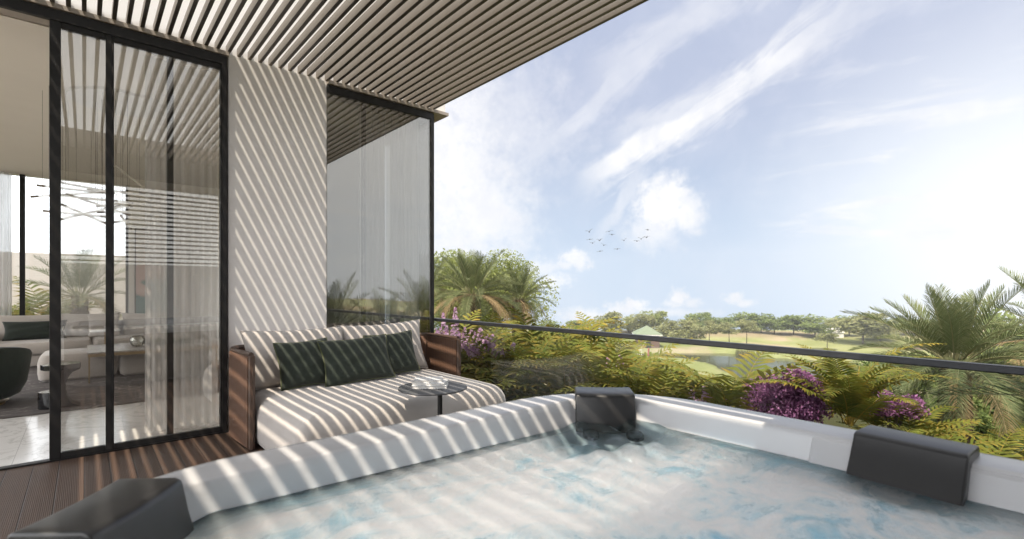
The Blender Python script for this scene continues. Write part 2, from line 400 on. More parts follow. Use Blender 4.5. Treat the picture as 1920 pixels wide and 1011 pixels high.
def rslab(mb, x0, x1, y0, y1, r, prof, n=8, rr=None, cap0=True, cap1=True):
    rs = []
    for ins, z in prof:
        rs.append(rrect(x0 + ins, x1 - ins, y0 + ins, y1 - ins, max(r - ins, 0.01), z, n, tuple(max(q - ins, 0.01) for q in rr) if rr else None))
    return mb.rings(rs, cap0, cap1)
def cushion(wd, ht, th, seed=0, n=14, pinch=0.06):
    """upholstered pillow standing in local XZ, thickness along Y"""
    q = random.Random(seed); mb = MB(); vs = []; fs = []; ph = [q.uniform(0, 6.28) for _ in range(6)]
    N = 2 * n
    def pt(i, j, sgn):
        u = -1 + 2 * i / N; v = -1 + 2 * j / N
        e = max(0.0, (1 - abs(u) ** 2.6) * (1 - abs(v) ** 2.6))
        t = th * 0.5 * e ** 0.42
        cr = 1 + pinch * (u * u) * (v * v) - pinch * 0.6 * ((1 - u * u) * v ** 4 + (1 - v * v) * u ** 4)
        wr = 0.006 * math.sin(7 * u + ph[0] + 3 * v) + 0.005 * math.sin(9 * v - 4 * u + ph[1])
        return (u * wd / 2 * cr, sgn * (t + wr * e), v * ht / 2 * cr)
    idx = {}
    for sgn in (1, -1):
        for i in range(N + 1):
            for j in range(N + 1):
                border = i in (0, N) or j in (0, N)
                key = (i, j, 0 if border else sgn)
                if key not in idx: idx[key] = len(vs); vs.append(pt(i, j, sgn))
    g = lambda i, j, sgn: idx[(i, j, 0 if (i in (0, N) or j in (0, N)) else sgn)]
    for sgn in (1, -1):
        for i in range(N):
            for j in range(N):
                f = (g(i, j, sgn), g(i + 1, j, sgn), g(i + 1, j + 1, sgn), g(i, j + 1, sgn))
                fs.append(f if sgn < 0 else f[::-1])
    mb.add(vs, fs)
    edge = [pt(i, 0, 1) for i in range(N)] + [pt(N, j, 1) for j in range(N)] + [pt(N - i, N, 1) for i in range(N)] + [pt(0, N - j, 1) for j in range(N)]
    return mb, edge
def curtain(x0, x1, y, z0, z1, folds, amp, seed=0, axis='x'):
    q = random.Random(seed); N = folds * 10; mb = MB(); vs = []; fs = []; M = 8
    ph = [q.uniform(0, 6.28) for _ in range(4)]
    for k in range(M + 1):
        z = z0 + (z1 - z0) * k / M; a = amp * (1.15 - 0.35 * k / M)
        for i in range(N + 1):
            s = i / N
            d = a * math.sin(2 * math.pi * folds * s + 0.9 * math.sin(5 * s + ph[0]) + 0.25 * math.sin(3 * z + ph[1])) + 0.4 * a * math.sin(17 * s + ph[2])
            vs.append((x0 + (x1 - x0) * s, y + d, z) if axis == 'x' else (y + d, x0 + (x1 - x0) * s, z))
    for k in range(M):
        for i in range(N): fs.append((k * (N + 1) + i, k * (N + 1) + i + 1, (k + 1) * (N + 1) + i + 1, (k + 1) * (N + 1) + i))
    return mb.add(vs, fs)
def RAY(px, py): return FWD + RIGHT * ((px - 960) / 920) + UP * ((541 - py) / 920)
def onz(px, py, z):
    r = RAY(px, py); t = (z - CAMZ) / r.z; return Vector((r.x * t, r.y * t, z))
def atd(px, py, t): return Vector((0, 0, CAMZ)) + RAY(px, py) * t
def dup(o, name=None):
    c = o.copy(); COL.objects.link(c)
    for ch in list(o.children):
        d = ch.copy(); COL.objects.link(d); d.parent = c; d.matrix_parent_inverse = ch.matrix_parent_inverse
        for g in list(ch.children):
            e = g.copy(); COL.objects.link(e); e.parent = d
    return c

# ================================================================== GROUND
pond_px = [(1105, 663.5), (1243, 663), (1400, 664), (1440, 671), (1560, 678), (1700, 688), (1850, 694), (1860, 735), (1600, 735), (1400, 716), (1335, 691), (1278, 675), (1188, 669), (1105, 667)]
ZW = -12.0
pond = [onz(x, y, ZW) for x, y in pond_px]
def inpoly(x, y, P):
    c = False; j = len(P) - 1
    for i in range(len(P)):
        if (P[i].y > y) != (P[j].y > y) and x < (P[j].x - P[i].x) * (y - P[i].y) / (P[j].y - P[i].y) + P[i].x: c = not c
        j = i
    return c
PR = [(-1e5, -1.05), (12, -1.15), (16, -2.2), (58, -10.9), (74, -11.5), (96, -11.6), (112, -11.4), (124, -11.0), (140, -10.7), (150, -11.5), (300, -36), (900, -125), (3000, -420)]
def prof(fd):
    for (a, za), (b, zb) in zip(PR, PR[1:]):
        if fd <= b: k = (fd - a) / (b - a); return za + (zb - za) * k
    return PR[-1][1]
def gz(x, y):
    fd = max(x * FWD.x + y * FWD.y, 0.6 * x - 6)
    if y > 12.0 and x < 6: fd = min(fd, 8.0)
    z = prof(fd)
    if fd > 60 and fd < 200:
        z += 0.5 * math.sin(x * 0.07 + 1.0) * math.sin(y * 0.06) * min(1, (fd - 60) / 40) + 0.22 * math.sin(x * 0.19 + y * 0.13)
    if 55 < fd < 125:
        if inpoly(x, y, pond): return -12.9
    return z
azs = []
a = -180.0
fa = math.degrees(math.atan2(FWD.x, FWD.y))
while a < 180:
    azs.append(a); rel = a - fa
    a += 0.3 if -14 < rel < 50 else 4.0
rads = [0, 3, 5, 7, 9, 11, 13, 16, 20, 26, 34, 44, 54, 60] + [60 + 1.0 * i for i in range(1, 84)] + [150, 165, 185, 215, 260, 330, 450, 650, 900, 1400, 2200, 3000]
mb = MB(); vs = []; fs = []; n = len(azs)
for r in rads:
    for a in azs:
        rel = R(a - fa)
        rr = r / max(math.cos(rel), 0.55) if abs(rel) < 1.2 else r / 0.55
        x = rr * math.sin(R(a)); y = rr * math.cos(R(a)); vs.append((x, y, gz(x, y)))
for i in range(len(rads) - 1):
    for j in range(n): fs.append((i * n + j, (i + 1) * n + j, (i + 1) * n + (j + 1) % n, i * n + (j + 1) % n))
mb.add(vs, fs)
m, t, p = newmat('lawn')
v = geopos(); vx, vy, vz = sepx(v)
far = noise(vmul(v, (1, 1, 0)), 0.05, 4, 0.6); fine = noise(v, 1.3, 5, 0.7); mid = noise(v, 0.16, 5, 0.6)
c = mixc(mid.ss(0.35, 0.65), (0.185, 0.20, 0.075), (0.27, 0.275, 0.125))
c = mixc(fine.ss(0.3, 0.7) * 0.35, c, (0.17, 0.19, 0.06))
c = mixc(far.ss(0.52, 0.66) * 0.85, c, (0.33, 0.26, 0.18))
c = mixc(vz.ss(-11.25, -10.85) * 0.8, c, (0.24, 0.19, 0.12))
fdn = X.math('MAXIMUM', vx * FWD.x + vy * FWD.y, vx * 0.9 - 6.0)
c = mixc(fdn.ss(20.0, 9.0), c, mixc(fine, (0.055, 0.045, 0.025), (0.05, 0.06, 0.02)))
c = mixc(vz.ss(-11.9, -12.15), c, (0.10, 0.075, 0.045))
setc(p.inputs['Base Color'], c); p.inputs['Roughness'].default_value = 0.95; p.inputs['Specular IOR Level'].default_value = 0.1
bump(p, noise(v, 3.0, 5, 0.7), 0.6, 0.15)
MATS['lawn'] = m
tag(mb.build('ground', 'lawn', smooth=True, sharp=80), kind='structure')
m, t, p = newmat('pond_water')
v = geopos()
setc(p.inputs['Base Color'], mixc(noise(v, 0.15, 4), (0.045, 0.046, 0.020), (0.07, 0.068, 0.034))); p.inputs['Roughness'].default_value = 0.12; p.inputs['Specular IOR Level'].default_value = 0.12
bump(p, noise(vmul(v, (1, 1, 0)), 1.2, 4, 0.6), 0.10, 0.05)
MATS['pond_water'] = m
mb = MB(); ctr = sum(pond, Vector()) / len(pond)
mb.add([ctr + (q - ctr) * 1.04 + Vector((0, 0, ZW + 0.30 - q.z - 0.30)) for q in pond], [tuple(range(len(pond)))])
tag(mb.build('pond', 'pond_water'), kind='structure')

# ================================================================== TERRACE AND VILLA
D = 5.259
mb = MB(); mb.box(-4.5, 3.42, -4.0, 5.225, -0.35, 0.0)
tag(mb.build('deck', 'decking'), kind='structure')
mb = MB(); mb.box(-3.3, 1.90, 5.30, 13.05, -0.3, 0.004)
tag(mb.build('floor', 'marble'), kind='structure')
villa = thing('villa', 'white plaster villa with dark framed sliding doors and a glazed corner', 'house', (1.5, D, 0))
def part(mb, name, m, parent=villa, root=None, **k):
    o = mb.build(name, m, None, **k); o.parent = parent
    rt = parent
    if parent.parent: rt = parent.parent
    o.matrix_parent_inverse = Matrix.Translation(-Vector(rt.location)) if parent.parent is None else Matrix.Identity(4)
    return o
ZH = 3.525
part(MB().box(1.024, 1.947, D - 0.012, 5.62, 0.0, 3.56), 'column_wall', 'plaster')
mb = MB()
mb.box(-3.2, 3.47, 5.28, 5.60, 3.568, 6.4)               # wall above the pergola
part(mb, 'upper_wall', 'white_paint')
mb = MB(); mb.box(-3.2, 1.022, 5.20, 5.60, 3.528, 3.565); mb.box(1.949, 3.47, 5.20, 5.60, 3.528, 3.565); mb.box(3.275, 3.47, 5.60, 13.4, 3.528, 3.565)
part(mb, 'fascia', 'fascia')
mb = MB(); mb.box(-3.2, 3.45, 5.605, 13.4, 3.52, 4.2); part(mb, 'ceiling', 'ceiling_paint')
part(MB().box(0.70, 3.25, 13.10, 13.35, -0.2, 3.515), 'back_wall', 'ceiling_paint')
mb = MB(); mb.box(1.905, 2.02, 5.625, 13.095, 0, 3.515); part(mb, 'partition_wall', 'ceiling_paint')
mb = MB(); mb.box(3.10, 3.25, 6.5, 13.095, -0.3, 3.515); part(mb, 'corner_wall', 'plaster')
mb = MB(); mb.box(2.025, 3.30, 5.30, 13.09, -0.3, 0.004); part(mb, 'corner_floor', 'frame_brown')
# door frame and leaves
mb = MB(); mb.box(-3.2, 1.006, 5.215, 5.255, 3.44, 3.522); mb.box(-3.2, 1.006, 5.255, 5.33, 3.48, 3.522)
mb.box(0.967, 1.006, 5.215, 5.36, 0.0, 3.44); mb.box(-3.2, 1.006, 5.228, 5.30, -0.02, 0.012)
part(mb, 'door_frame', 'bronze_frame')
def leafpanel(x0, x1, y, lw, rw, z1=3.44):
    f = MB(); f.box(x0, x0 + lw, y - 0.022, y + 0.022, 0.014, z1); f.box(x1 - rw, x1, y - 0.022, y + 0.022, 0.014, z1)
    f.box(x0 + lw, x1 - rw, y - 0.02, y + 0.02, 0.014, 0.062); f.box(x0 + lw, x1 - rw, y - 0.02, y + 0.02, z1 - 0.045, z1)
    o = part(f, 'sliding_door', 'bronze_frame', bevel=0.003)
    g = MB().box(x0 + lw, x1 - rw, y - 0.005, y + 0.005, 0.062, z1 - 0.045).build('glass_pane', 'door_glass'); g.parent = o
    return o
leafpanel(-0.206, 0.172, 5.246, 0.066, 0.041)
leafpanel(0.1725, 0.966, 5.246, 0.012, 0.012)
f = MB().box(0.555, 0.602, 5.31, 5.355, 0.014, 3.48); part(f, 'inner_stile', 'bronze_frame')
f = MB().box(2.385, 2.425, 5.32, 5.36, 0.014, 3.48); part(f, 'inner_stile', 'bronze_frame')
# corner window
mb = MB(); mb.box(1.950, 3.272, 5.225, 5.30, 3.44, 3.522); mb.box(3.225, 3.272, 5.225, 5.285, 0.0, 3.44); mb.box(1.950, 3.225, 5.225, 5.30, 0.0, 0.08)
mb.box(3.235, 3.272, 5.30, 6.48, 3.44, 3.522)
wf = part(mb, 'window_frame', 'bronze_frame', bevel=0.003)
g = MB().box(1.950, 3.224, 5.24, 5.25, 0.08, 3.44).build('glass_pane', 'window_glass'); g.parent = wf
g = MB().box(3.245, 3.255, 5.29, 6.48, 0.01, 3.44).build('glass_pane', 'back_glass'); g.parent = wf
# back glazing
mb = MB()
for x in (-3.2, -2.1, -0.93, 0.655): mb.box(x, x + 0.075, 13.15, 13.22, 0.0, 3.515)
mb.box(-3.12, 0.655, 13.15, 13.22, -0.05, 0.05)
bw = part(mb, 'window_frame', 'bronze_frame')
g = MB().box(-3.12, 0.655, 13.18, 13.19, 0.05, 3.515).build('glass_pane', 'back_glass'); g.parent = bw
# wall and slatted screen behind the hot tub (seen mirrored in the doors)
rear = thing('rear_wall', 'beige terrace wall with a slatted opening, mirrored in the glass doors', 'wall', (0.5, -2.1, 0))
rp = lambda mb, n, m, **k: part(mb, n, m, rear, **k)
mb = MB(); mb.box(-1.7, 2.4, -2.25, -2.0, 0.0, 1.835); mb.box(2.28, 2.4, -2.25, -2.0, 1.835, 3.43); mb.box(-1.7, -1.6, -2.25, -2.0, 1.835, 3.43); mb.box(-1.7, 2.4, -2.25, -2.0, 3.43, 3.56)
rp(mb, 'wall_panel', 'plaster')
for i in range(16):
    z = 1.88 + i * 0.0955; rp(MB().box(-1.6, 2.28, -2.2, -2.12, z, z + 0.032), 'slat', 'slat_beige')

# ================================================================== PERGOLA
perg = thing('pergola', 'slatted beige pergola with dark soffit edges over the terrace', 'pergola', (0.6, 2.6, 3.56))
PITCH = 0.09305; X0 = 3.255
beige_slat = None
for i in range(57):
    x = X0 - PITCH * i
    mb = MB().box(x - 0.0145, x + 0.0145, 0.20, 5.275, 3.569, 3.642)
    pro = part(mb, 'slat', 'slat_beige', perg)
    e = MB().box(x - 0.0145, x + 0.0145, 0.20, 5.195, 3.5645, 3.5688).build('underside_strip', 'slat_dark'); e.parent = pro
mb = MB(); mb.box(-2.6, 3.27, -2.25, 0.195, 3.566, 3.86)
part(mb, 'roof_slab', 'slat_beige', perg)
mb = MB(); mb.box(-2.6, X0 - PITCH * 56 - 0.02, 0.20, 5.19, 3.566, 3.80); part(mb, 'side_slab', 'slat_beige', perg)

# ================================================================== HOT TUB
tub = thing('hot_tub', 'white acrylic hot tub with dark grey headrests, full of bubbling water', 'hot tub', (1.01, 0.56, 0))
tp = lambda mb, n, m, **k: part(mb, n, m, tub, **k)
TX0, TX1, TY0, TY1 = -0.26, 2.288, -0.71, 1.838
mb = MB()
rs = []
for ins, z in ((0.05, 0.02), (0.04, 0.70), (0.04, 0.72)): rs.append(rrect(TX0 + ins, TX1 - ins, TY0 + ins, TY1 - ins, 0.66 - ins, z, 20))
mb.rings(rs, True, False); tp(mb, 'side_panel', 'tub_side', smooth=True)
mb = MB(); rs = []
for ins, z, r in ((0.055, 0.70, .30), (0.0, 0.71, .34), (-0.004, 0.765, .34), (0.004, 0.788, .34), (0.018, 0.798, .33), (0.04, 0.80, .33), (0.178, 0.80, .36), (0.188, 0.798, .36), (0.194, 0.791, .36),
               (0.199, 0.765, .36), (0.215, 0.70, .36), (0.235, 0.64, .36), (0.26, 0.56, .36), (0.32, 0.47, .36), (0.55, 0.42, .3), (0.60, 0.36, .3), (0.64, 0.10, .3)):
    rs.append(rrect(TX0 + ins, TX1 - ins, TY0 + ins, TY1 - ins, (0.68 - ins * 0.9) if ins < 0.1 else 0.40 if ins < 0.17 else 0.36, z, 24))
mb.rings(rs, False, True); tp(mb, 'shell', 'acrylic', smooth=True, sharp=50)
mb = MB(); mb.add([(2.12, 0.03, 0.790), (2.12, 0.66, 0.790), (2.090, 0.66, 0.790), (2.075, 0.03, 0.790), (2.12, 0.03, 0.4), (2.12, 0.66, 0.4), (1.88, 0.66, 0.4), (1.84, 0.03, 0.4)],
                  [(0, 3, 2, 1), (4, 5, 6, 7), (0, 1, 5, 4), (1, 2, 6, 5), (2, 3, 7, 6), (3, 0, 4, 7)])
tp(mb, 'lounge_panel', 'acrylic', bevel=0.012)
def headrest(a, b, back, bow=0.0, lean=0.0):
    """a, b: front top edge ends; back: vector from front to back edge"""
    a = Vector(a); b = Vector(b); bk = Vector(back); nrm = -bk.normalized(); L = (b - a); rs = []
    N = 10
    for i in range(N + 1):
        s = i / N; o = a + L * s + bk * 0.0
        bw = bow * (1 - (2 * s - 1) ** 2); f = o - bk.normalized() * bw
        k = Vector((0, 0, 1))
        P = [f + bk * 1.02 + k * 0.78, f + bk * 1.02 + k * 0.822, f + bk * 0.96 + k * 0.832, f + bk * 0.12 + k * 0.836, f + bk * 0.03 + k * 0.830, f + k * 0.815,
             f + nrm * (0.004 + lean * 0.5) + k * 0.75, f + nrm * (0.012 + lean) + k * 0.69, f + nrm * (0.015 + lean * 1.25) + k * 0.655, f + bk * 0.25 + k * 0.64, f + bk * 0.34 + k * 0.79]
        rs.append(P)
    mb = MB(); mb.rings(rs, True, True)
    return tp(mb, 'headrest', 'headrest', smooth=True, bevel=0.009, seg=3)
headrest((1.81, 1.605, 0), (2.02, 1.405, 0), (0.145, 0.135, 0), 0.012, 0.012)
headrest((2.08, 0.525, 0), (2.047, 0.215, 0), (0.185, -0.008, 0), 0.0, 0.075)
headrest((0.012, 1.36, 0), (0.205, 1.597, 0), (-0.138, 0.125, 0), 0.012, 0.02)
def jet(c, nrm, r):
    mb = MB(); mb.lathe([(r * 0.25, 0.022), (r * 0.55, 0.020), (r * 0.86, 0.016), (r, 0.006), (r, 0.0)], n=24)
    q = Vector(nrm).to_track_quat('Z', 'Y').to_matrix()
    mb.v = [tuple(q @ Vector(p) + Vector(c)) for p in mb.v]
    tp(mb, 'water_jet', 'jet_metal', smooth=True)
for c, nn, r in (((1.80, 1.50, 0.655), (-0.2, -0.2, 0.9), 0.040), ((1.945, 1.355, 0.655), (-0.2, -0.2, 0.9), 0.042), ((1.745, 1.47, 0.60), (-0.2, -0.2, 0.9), 0.034), ((1.86, 1.33, 0.60), (-0.2, -0.2, 0.9), 0.034),
                 ((1.70, 1.37, 0.57), (-0.2, -0.2, 0.9), 0.04), ((1.90, 0.46, 0.66), (-0.2, 0, 0.9), 0.046), ((1.875, 0.29, 0.66), (-0.2, 0, 0.9), 0.046), ((0.17, 1.45, 0.655), (0.2, -0.2, 0.9), 0.045)):
    jet(c, nn, r)
# water
N = 150; mb = MB(); vs = []; fs = []
out = rrect(TX0 + 0.21, TX1 - 0.21, TY0 + 0.21, TY1 - 0.21, 0.365, 0.7, 40)
cx, cy = 1.01, 0.56; M = 70
def wz(x, y):
    d = math.hypot(x - 1.72, y - 1.42); k = math.exp(-(d / 0.42) ** 2)
    z = 0.0035 * math.sin(17 * x + 9 * y) + 0.003 * math.sin(-11 * x + 21 * y + 1.0) + 0.002 * math.sin(31 * x + 25 * y + 2) + 0.0015 * math.sin(43 * x - 37 * y)
    z += k * 1.3 * (0.009 * math.sin(30 * d - 1) + 0.005 * math.sin(40 * x - 28 * y) + 0.004 * math.sin(22 * x + 45 * y))
    return 0.70 + z * 1.4
for i in range(M + 1):
    for q in out:
        s = 1 - (1 - i / M) if False else i / M
        x = cx + (q[0] - cx) * s; y = cy + (q[1] - cy) * s; vs.append((x, y, wz(x, y)))
n = len(out)
for i in range(M):
    for j in range(n):
        if i == 0: fs.append((j, n + j, n + (j + 1) % n))
        else: fs.append((i * n + j, (i + 1) * n + j, (i + 1) * n + (j + 1) % n, i * n + (j + 1) % n))
mb.add(vs, fs)
k0 = len(mb.v); nn = len(out)
for z, sc in ((0.50, 1.0), (0.03, 1.0)): mb.v += [(cx + (q[0] - cx) * sc, cy + (q[1] - cy) * sc, z) for q in out]
for r0, r1 in ((M * nn, k0), (k0, k0 + nn)):
    for j in range(nn): mb.f.append((r0 + j, r1 + j, r1 + (j + 1) % nn, r0 + (j + 1) % nn))
mb.f.append(tuple(range(k0 + 2 * nn - 1, k0 + nn - 1, -1)))
m, t, p = newmat('bubbling_water')
v = geopos(); vx, vy, vz = sepx(v)
dc = X.math('SQRT', (vx - 1.84) * (vx - 1.84) + (vy - 1.48) * (vy - 1.48))
clear = dc.ss(0.52, 0.24)
dr = X.math('SQRT', (vx - 1.98) * (vx - 1.98) * 1.6 + (vy - 0.36) * (vy - 0.36))
clear2 = X.math('MAXIMUM', clear, dr.ss(0.26, 0.10) * 0.7)
vv = vmul(v, (1.0, 1.25, 0.0))
fo = noise(vv, 3.6, 9, 0.64, 1.2); fo2 = noise(vv, 1.5, 4, 0.6, 0.7); fo3 = noise(vv, 30, 7, 0.75, 0.8); fo4 = noise(vv, 9, 7, 0.7, 1.0)
foam = (fo * 0.62 + fo2 * 0.48 + fo4 * 0.20 + fo3 * 0.07).ss(0.50, 0.76) * (1.0 - clear * 0.95) * (X.math('MINIMUM', 2.08 - vx, 1.63 - vy) + (fo2 - 0.5) * 0.25).ss(0.0, 0.20)
blue = mixc(fo2.ss(0.3, 0.7), (0.27, 0.56, 0.76), (0.47, 0.75, 0.90))
setc(p.inputs['Base Color'], mixc(foam, blue, mixc(fo3.ss(0.3, 0.7), (0.93, 0.965, 1.0), (0.87, 0.93, 0.98))))
p.inputs['Subsurface Weight'].default_value = 1.0; p.inputs['Subsurface Radius'].default_value = (1.0, 1.0, 1.0); p.inputs['Subsurface Scale'].default_value = 1.2
p.inputs['IOR'].default_value = 1.33; setc(p.inputs['Roughness'], foam * 0.45 + 0.05)
bump(p, noise(vv, 11, 5, 0.6, 0.6) + foam * 0.35 + fo3 * 0.30 + fo4 * 0.45, 1.0, 0.024)
tr = t.nodes.new('ShaderNodeBsdfTransparent'); tr.inputs[0].default_value = (0.80, 0.92, 0.96, 1)
gl = t.nodes.new('ShaderNodeBsdfGlossy'); gl.inputs['Roughness'].default_value = 0.03
fr = t.nodes.new('ShaderNodeFresnel'); fr.inputs[0].default_value = 1.33
for nd in (gl, fr): t.links.new(p.inputs['Normal'].links[0].from_socket, nd.inputs['Normal'])
tg_ = t.nodes.new('ShaderNodeMixShader'); t.links.new((X(fr.outputs[0]) * 0.75).s, tg_.inputs[0]); t.links.new(tr.outputs[0], tg_.inputs[1]); t.links.new(gl.outputs[0], tg_.inputs[2])
mixs = t.nodes.new('ShaderNodeMixShader'); t.links.new((clear2 * 0.97).s, mixs.inputs[0])
t.links.new(p.outputs[0], mixs.inputs[1]); t.links.new(tg_.outputs[0], mixs.inputs[2]); t.links.new(mixs.outputs[0], t.nodes['Material Output'].inputs[0]); MATS['bubbling_water'] = m
tag(mb.build('water', 'bubbling_water', smooth=True, sharp=180), kind='structure')

# ================================================================== DAYBED
bed = thing('daybed', 'brown woven outdoor daybed with a pale linen seat by the plaster column', 'sofa', (2.0, 4.4, 0))
bp_ = lambda mb, n, m, **k: part(mb, n, m, bed, **k)
mb = MB()
rslab(mb, 1.085, 3.075, 3.44, 5.0, 0.22, [(0.03, 0.035), (0.012, 0.05), (0.0, 0.10), (0.0, 0.27), (0.012, 0.335), (0.04, 0.385), (0.085, 0.42), (0.14, 0.437), (0.25, 0.445)], 10, (0.05, 0.05, 0.10, 0.28))
bp_(mb, 'seat', 'linen', smooth=True, sharp=60)
mb = MB(); rslab(mb, 1.12, 3.04, 3.52, 4.98, 0.2, [(0.02, 0.03), (0.0, 0.04), (0.0, 0.115)], 8); bp_(mb, 'base_frame', 'frame_brown')
def arm(pts, th, z0, z1):
    """upholstered-rope arm following a plan path; rounded top rail"""
    pts = [Vector((x, y, 0)) for x, y in pts]; rs = []
    for i, q in enumerate(pts):
        tg = (pts[min(i + 1, len(pts) - 1)] - pts[max(i - 1, 0)]).normalized(); nn = Vector((-tg.y, tg.x, 0)); h = th / 2
        z = z1
        rs.append([q - nn * h + UP * z0, q + nn * h + UP * z0, q + nn * h + UP * (z - 0.02), q + nn * (h - 0.012) + UP * (z - 0.004), q + UP * z, q - nn * (h - 0.012) + UP * (z - 0.004), q - nn * h + UP * (z - 0.02)])
    mb = MB(); mb.rings(rs, True, True); return mb
path = [(1.045, 4.50), (1.035, 4.6), (1.02, 4.8), (1.015, 4.95), (1.02, 5.06), (1.045, 5.13), (1.09, 5.165), (1.16, 5.175), (1.6, 5.175), (2.2, 5.175), (2.95, 5.175), (3.04, 5.165), (3.09, 5.13), (3.115, 5.06), (3.12, 4.95), (3.125, 4.8), (3.135, 4.6), (3.14, 4.52)]
bp_(arm(path, 0.06, 0.03, 0.79), 'woven_back', 'woven_rope', smooth=True, sharp=40)
mb = MB(); mb.tube([(x, y, 0.795) for x, y in path], 0.024, 8); bp_(mb, 'top_rail', 'frame_brown', smooth=True)
for px_, py_ in ((1.045, 4.487), (3.14, 4.507)): bp_(MB().tube([(px_, py_, 0.02), (px_, py_, 0.79)], 0.026, 8), 'front_post', 'frame_brown', smooth=True)
def place_cushion(name, m, label, cat, w_, h_, t_, c, tilt, rz, seed, roll=0.0, group=None, piping=None):
    mb, edge = cushion(w_, h_, t_, seed)
    o = mb.build(name, m, smooth=True, sharp=180)
    o.rotation_euler = Matrix.Rotation(rz, 3, 'Z').to_4x4().to_3x3().__matmul__(Matrix.Rotation(tilt, 3, 'X')).__matmul__(Matrix.Rotation(roll, 3, 'Y')).to_euler()
    o.location = c
    tag(o, label, cat, group)
    if piping:
        pm = MB(); e = edge + [edge[0], edge[1]]; pm.tube(e, 0.006, 6, False); q = pm.build('piping', piping, o, smooth=True)
    return o
BG = 'back cushions of the daybed'; GG = 'dark green cushions on the daybed'
place_cushion('back_cushion', 'linen', 'pale linen back cushion against the plaster column, left half of the daybed', 'cushion', 0.92, 0.52, 0.24, (1.56, 4.93, 0.695), R(-17), 0, 1, 0, BG, 'linen')
place_cushion('back_cushion', 'linen', 'pale linen back cushion in front of the corner window, right half of the daybed', 'cushion', 0.92, 0.53, 0.24, (2.46, 4.93, 0.705), R(-17), 0, 2, R(-1.5), BG, 'linen')
place_cushion('throw_cushion', 'velvet_green', 'dark green throw cushion nearest the woven left arm of the daybed', 'cushion', 0.47, 0.42, 0.17, (1.545, 4.70, 0.655), R(-22), R(3), 3, R(-2), GG, 'velvet_piping')
place_cushion('throw_cushion', 'velvet_green', 'dark green throw cushion nearest the right arm, partly behind the middle one', 'cushion', 0.52, 0.43, 0.17, (2.44, 4.72, 0.665), R(-22), R(-3), 5, R(-3), GG, 'velvet_piping')
place_cushion('throw_cushion', 'velvet_green', 'wide dark green throw cushion in the middle, in front of the other two', 'cushion', 0.66, 0.43, 0.17, (2.01, 4.60, 0.655), R(-24), R(-2), 4, R(-2.5), GG, 'velvet_piping')
# side table with magazines
tb = thing('side_table', 'round dark grey pedestal table set against the daybed', 'table', (2.07, 3.34, 0))
mb = MB(); mb.lathe([(0.255, 0.556), (0.268, 0.560), (0.27, 0.566), (0.268, 0.572), (0.26, 0.574)], (2.075, 3.335, 0), 64); part(mb, 'tabletop', 'table_metal', tb, smooth=True)
mb = MB(); mb.tube([(2.10, 3.27, 0.012), (2.10, 3.27, 0.556)], 0.019, 14); part(mb, 'leg', 'bronze_frame', tb, smooth=True)
mb = MB(); mb.lathe([(0.17, 0.0), (0.17, 0.008), (0.16, 0.012)], (2.08, 3.25, 0), 40); part(mb, 'base', 'bronze_frame', tb, smooth=True)
def book(x, y, z, lx, ly, h, rz, label):
    o = thing('book', label, 'book', (x, y, z), 'books stacked on the side table', rz)
    pg = MB().box(-lx / 2 + 0.004, lx / 2 - 0.004, -ly / 2 + 0.004, ly / 2 - 0.002, 0.003, h - 0.003).build('pages', 'paper', o)
    cv = MB(); cv.box(-lx / 2, lx / 2, -ly / 2, ly / 2, 0.0, 0.0028); cv.box(-lx / 2, lx / 2, -ly / 2, ly / 2, h - 0.0028, h); cv.box(-lx / 2, -lx / 2 + 0.0025, -ly / 2, ly / 2, 0.0028, h - 0.0028)
    cv.build('book_cover', 'cover', o)
book(2.07, 3.36, 0.5745, 0.27, 0.20, 0.022, R(-38), 'pale book at the bottom of the stack on the round table')
book(2.075, 3.36, 0.597, 0.25, 0.19, 0.018, R(-47), 'pale book in the middle of the stack on the round table')
book(2.06, 3.375, 0.6155, 0.22, 0.16, 0.02, R(-35), 'small pale book on top of the stack on the round table')

# ================================================================== BALUSTRADE
bal = thing('glass_balustrade', 'frameless glass balustrade with a dark metal handrail along the terrace edge', 'railing', (3.35, 2.0, 0))
bq = lambda mb, n, m, **k: part(mb, n, m, bal, **k)
mb = MB(); mb.box(3.325, 3.375, -4.0, 5.37, 0.940, 0.978); bq(mb, 'handrail', 'rail_metal', bevel=0.006)
mb = MB(); mb.box(3.33, 3.37, -4.0, 5.37, 0.0, 0.06); bq(mb, 'base_channel', 'rail_metal', bevel=0.003)
ys = [-4.0, -1.6, 0.68, 2.98, 5.36]
for a, b in zip(ys, ys[1:]): bq(MB().box(3.344, 3.356, a + 0.002, b - 0.002, 0.06, 0.940), 'glass_panel', 'rail_glass')

# ================================================================== ROOM INSIDE
mb = MB(); mb.box(-3.0, 1.75, 7.25, 12.3, 0.006, 0.022); tag(mb.build('rug', 'rug_veined', bevel=0.004), 'dark grey rug with pale marbled veins on the marble floor indoors', 'rug')
sf = thing('sectional_sofa', 'long beige sectional sofa under the rear window indoors', 'sofa', (0, 12.0, 0))
sp = lambda mb, n, m, **k: part(mb, n, m, sf, **k)
def soft(x0, x1, y0, y1, z0, z1, r=0.08):
    mb = MB(); e = min(r, (z1 - z0) * 0.45)
    rslab(mb, x0, x1, y0, y1, r, [(e * 0.5, z0), (e * 0.1, z0 + e * 0.3), (0, z0 + e), (0, z1 - e), (e * 0.12, z1 - e * 0.5), (e * 0.4, z1 - e * 0.15), (e, z1)], 6); return mb
sp(soft(-1.45, 1.70, 11.55, 12.9, 0.03, 0.22, 0.04), 'base', 'boucle', smooth=True)
for a, b in ((-1.18, 0.1), (0.11, 1.68)): sp(soft(a, b, 11.5, 12.6, 0.225, 0.44, 0.09), 'seat_cushion', 'boucle', smooth=True)
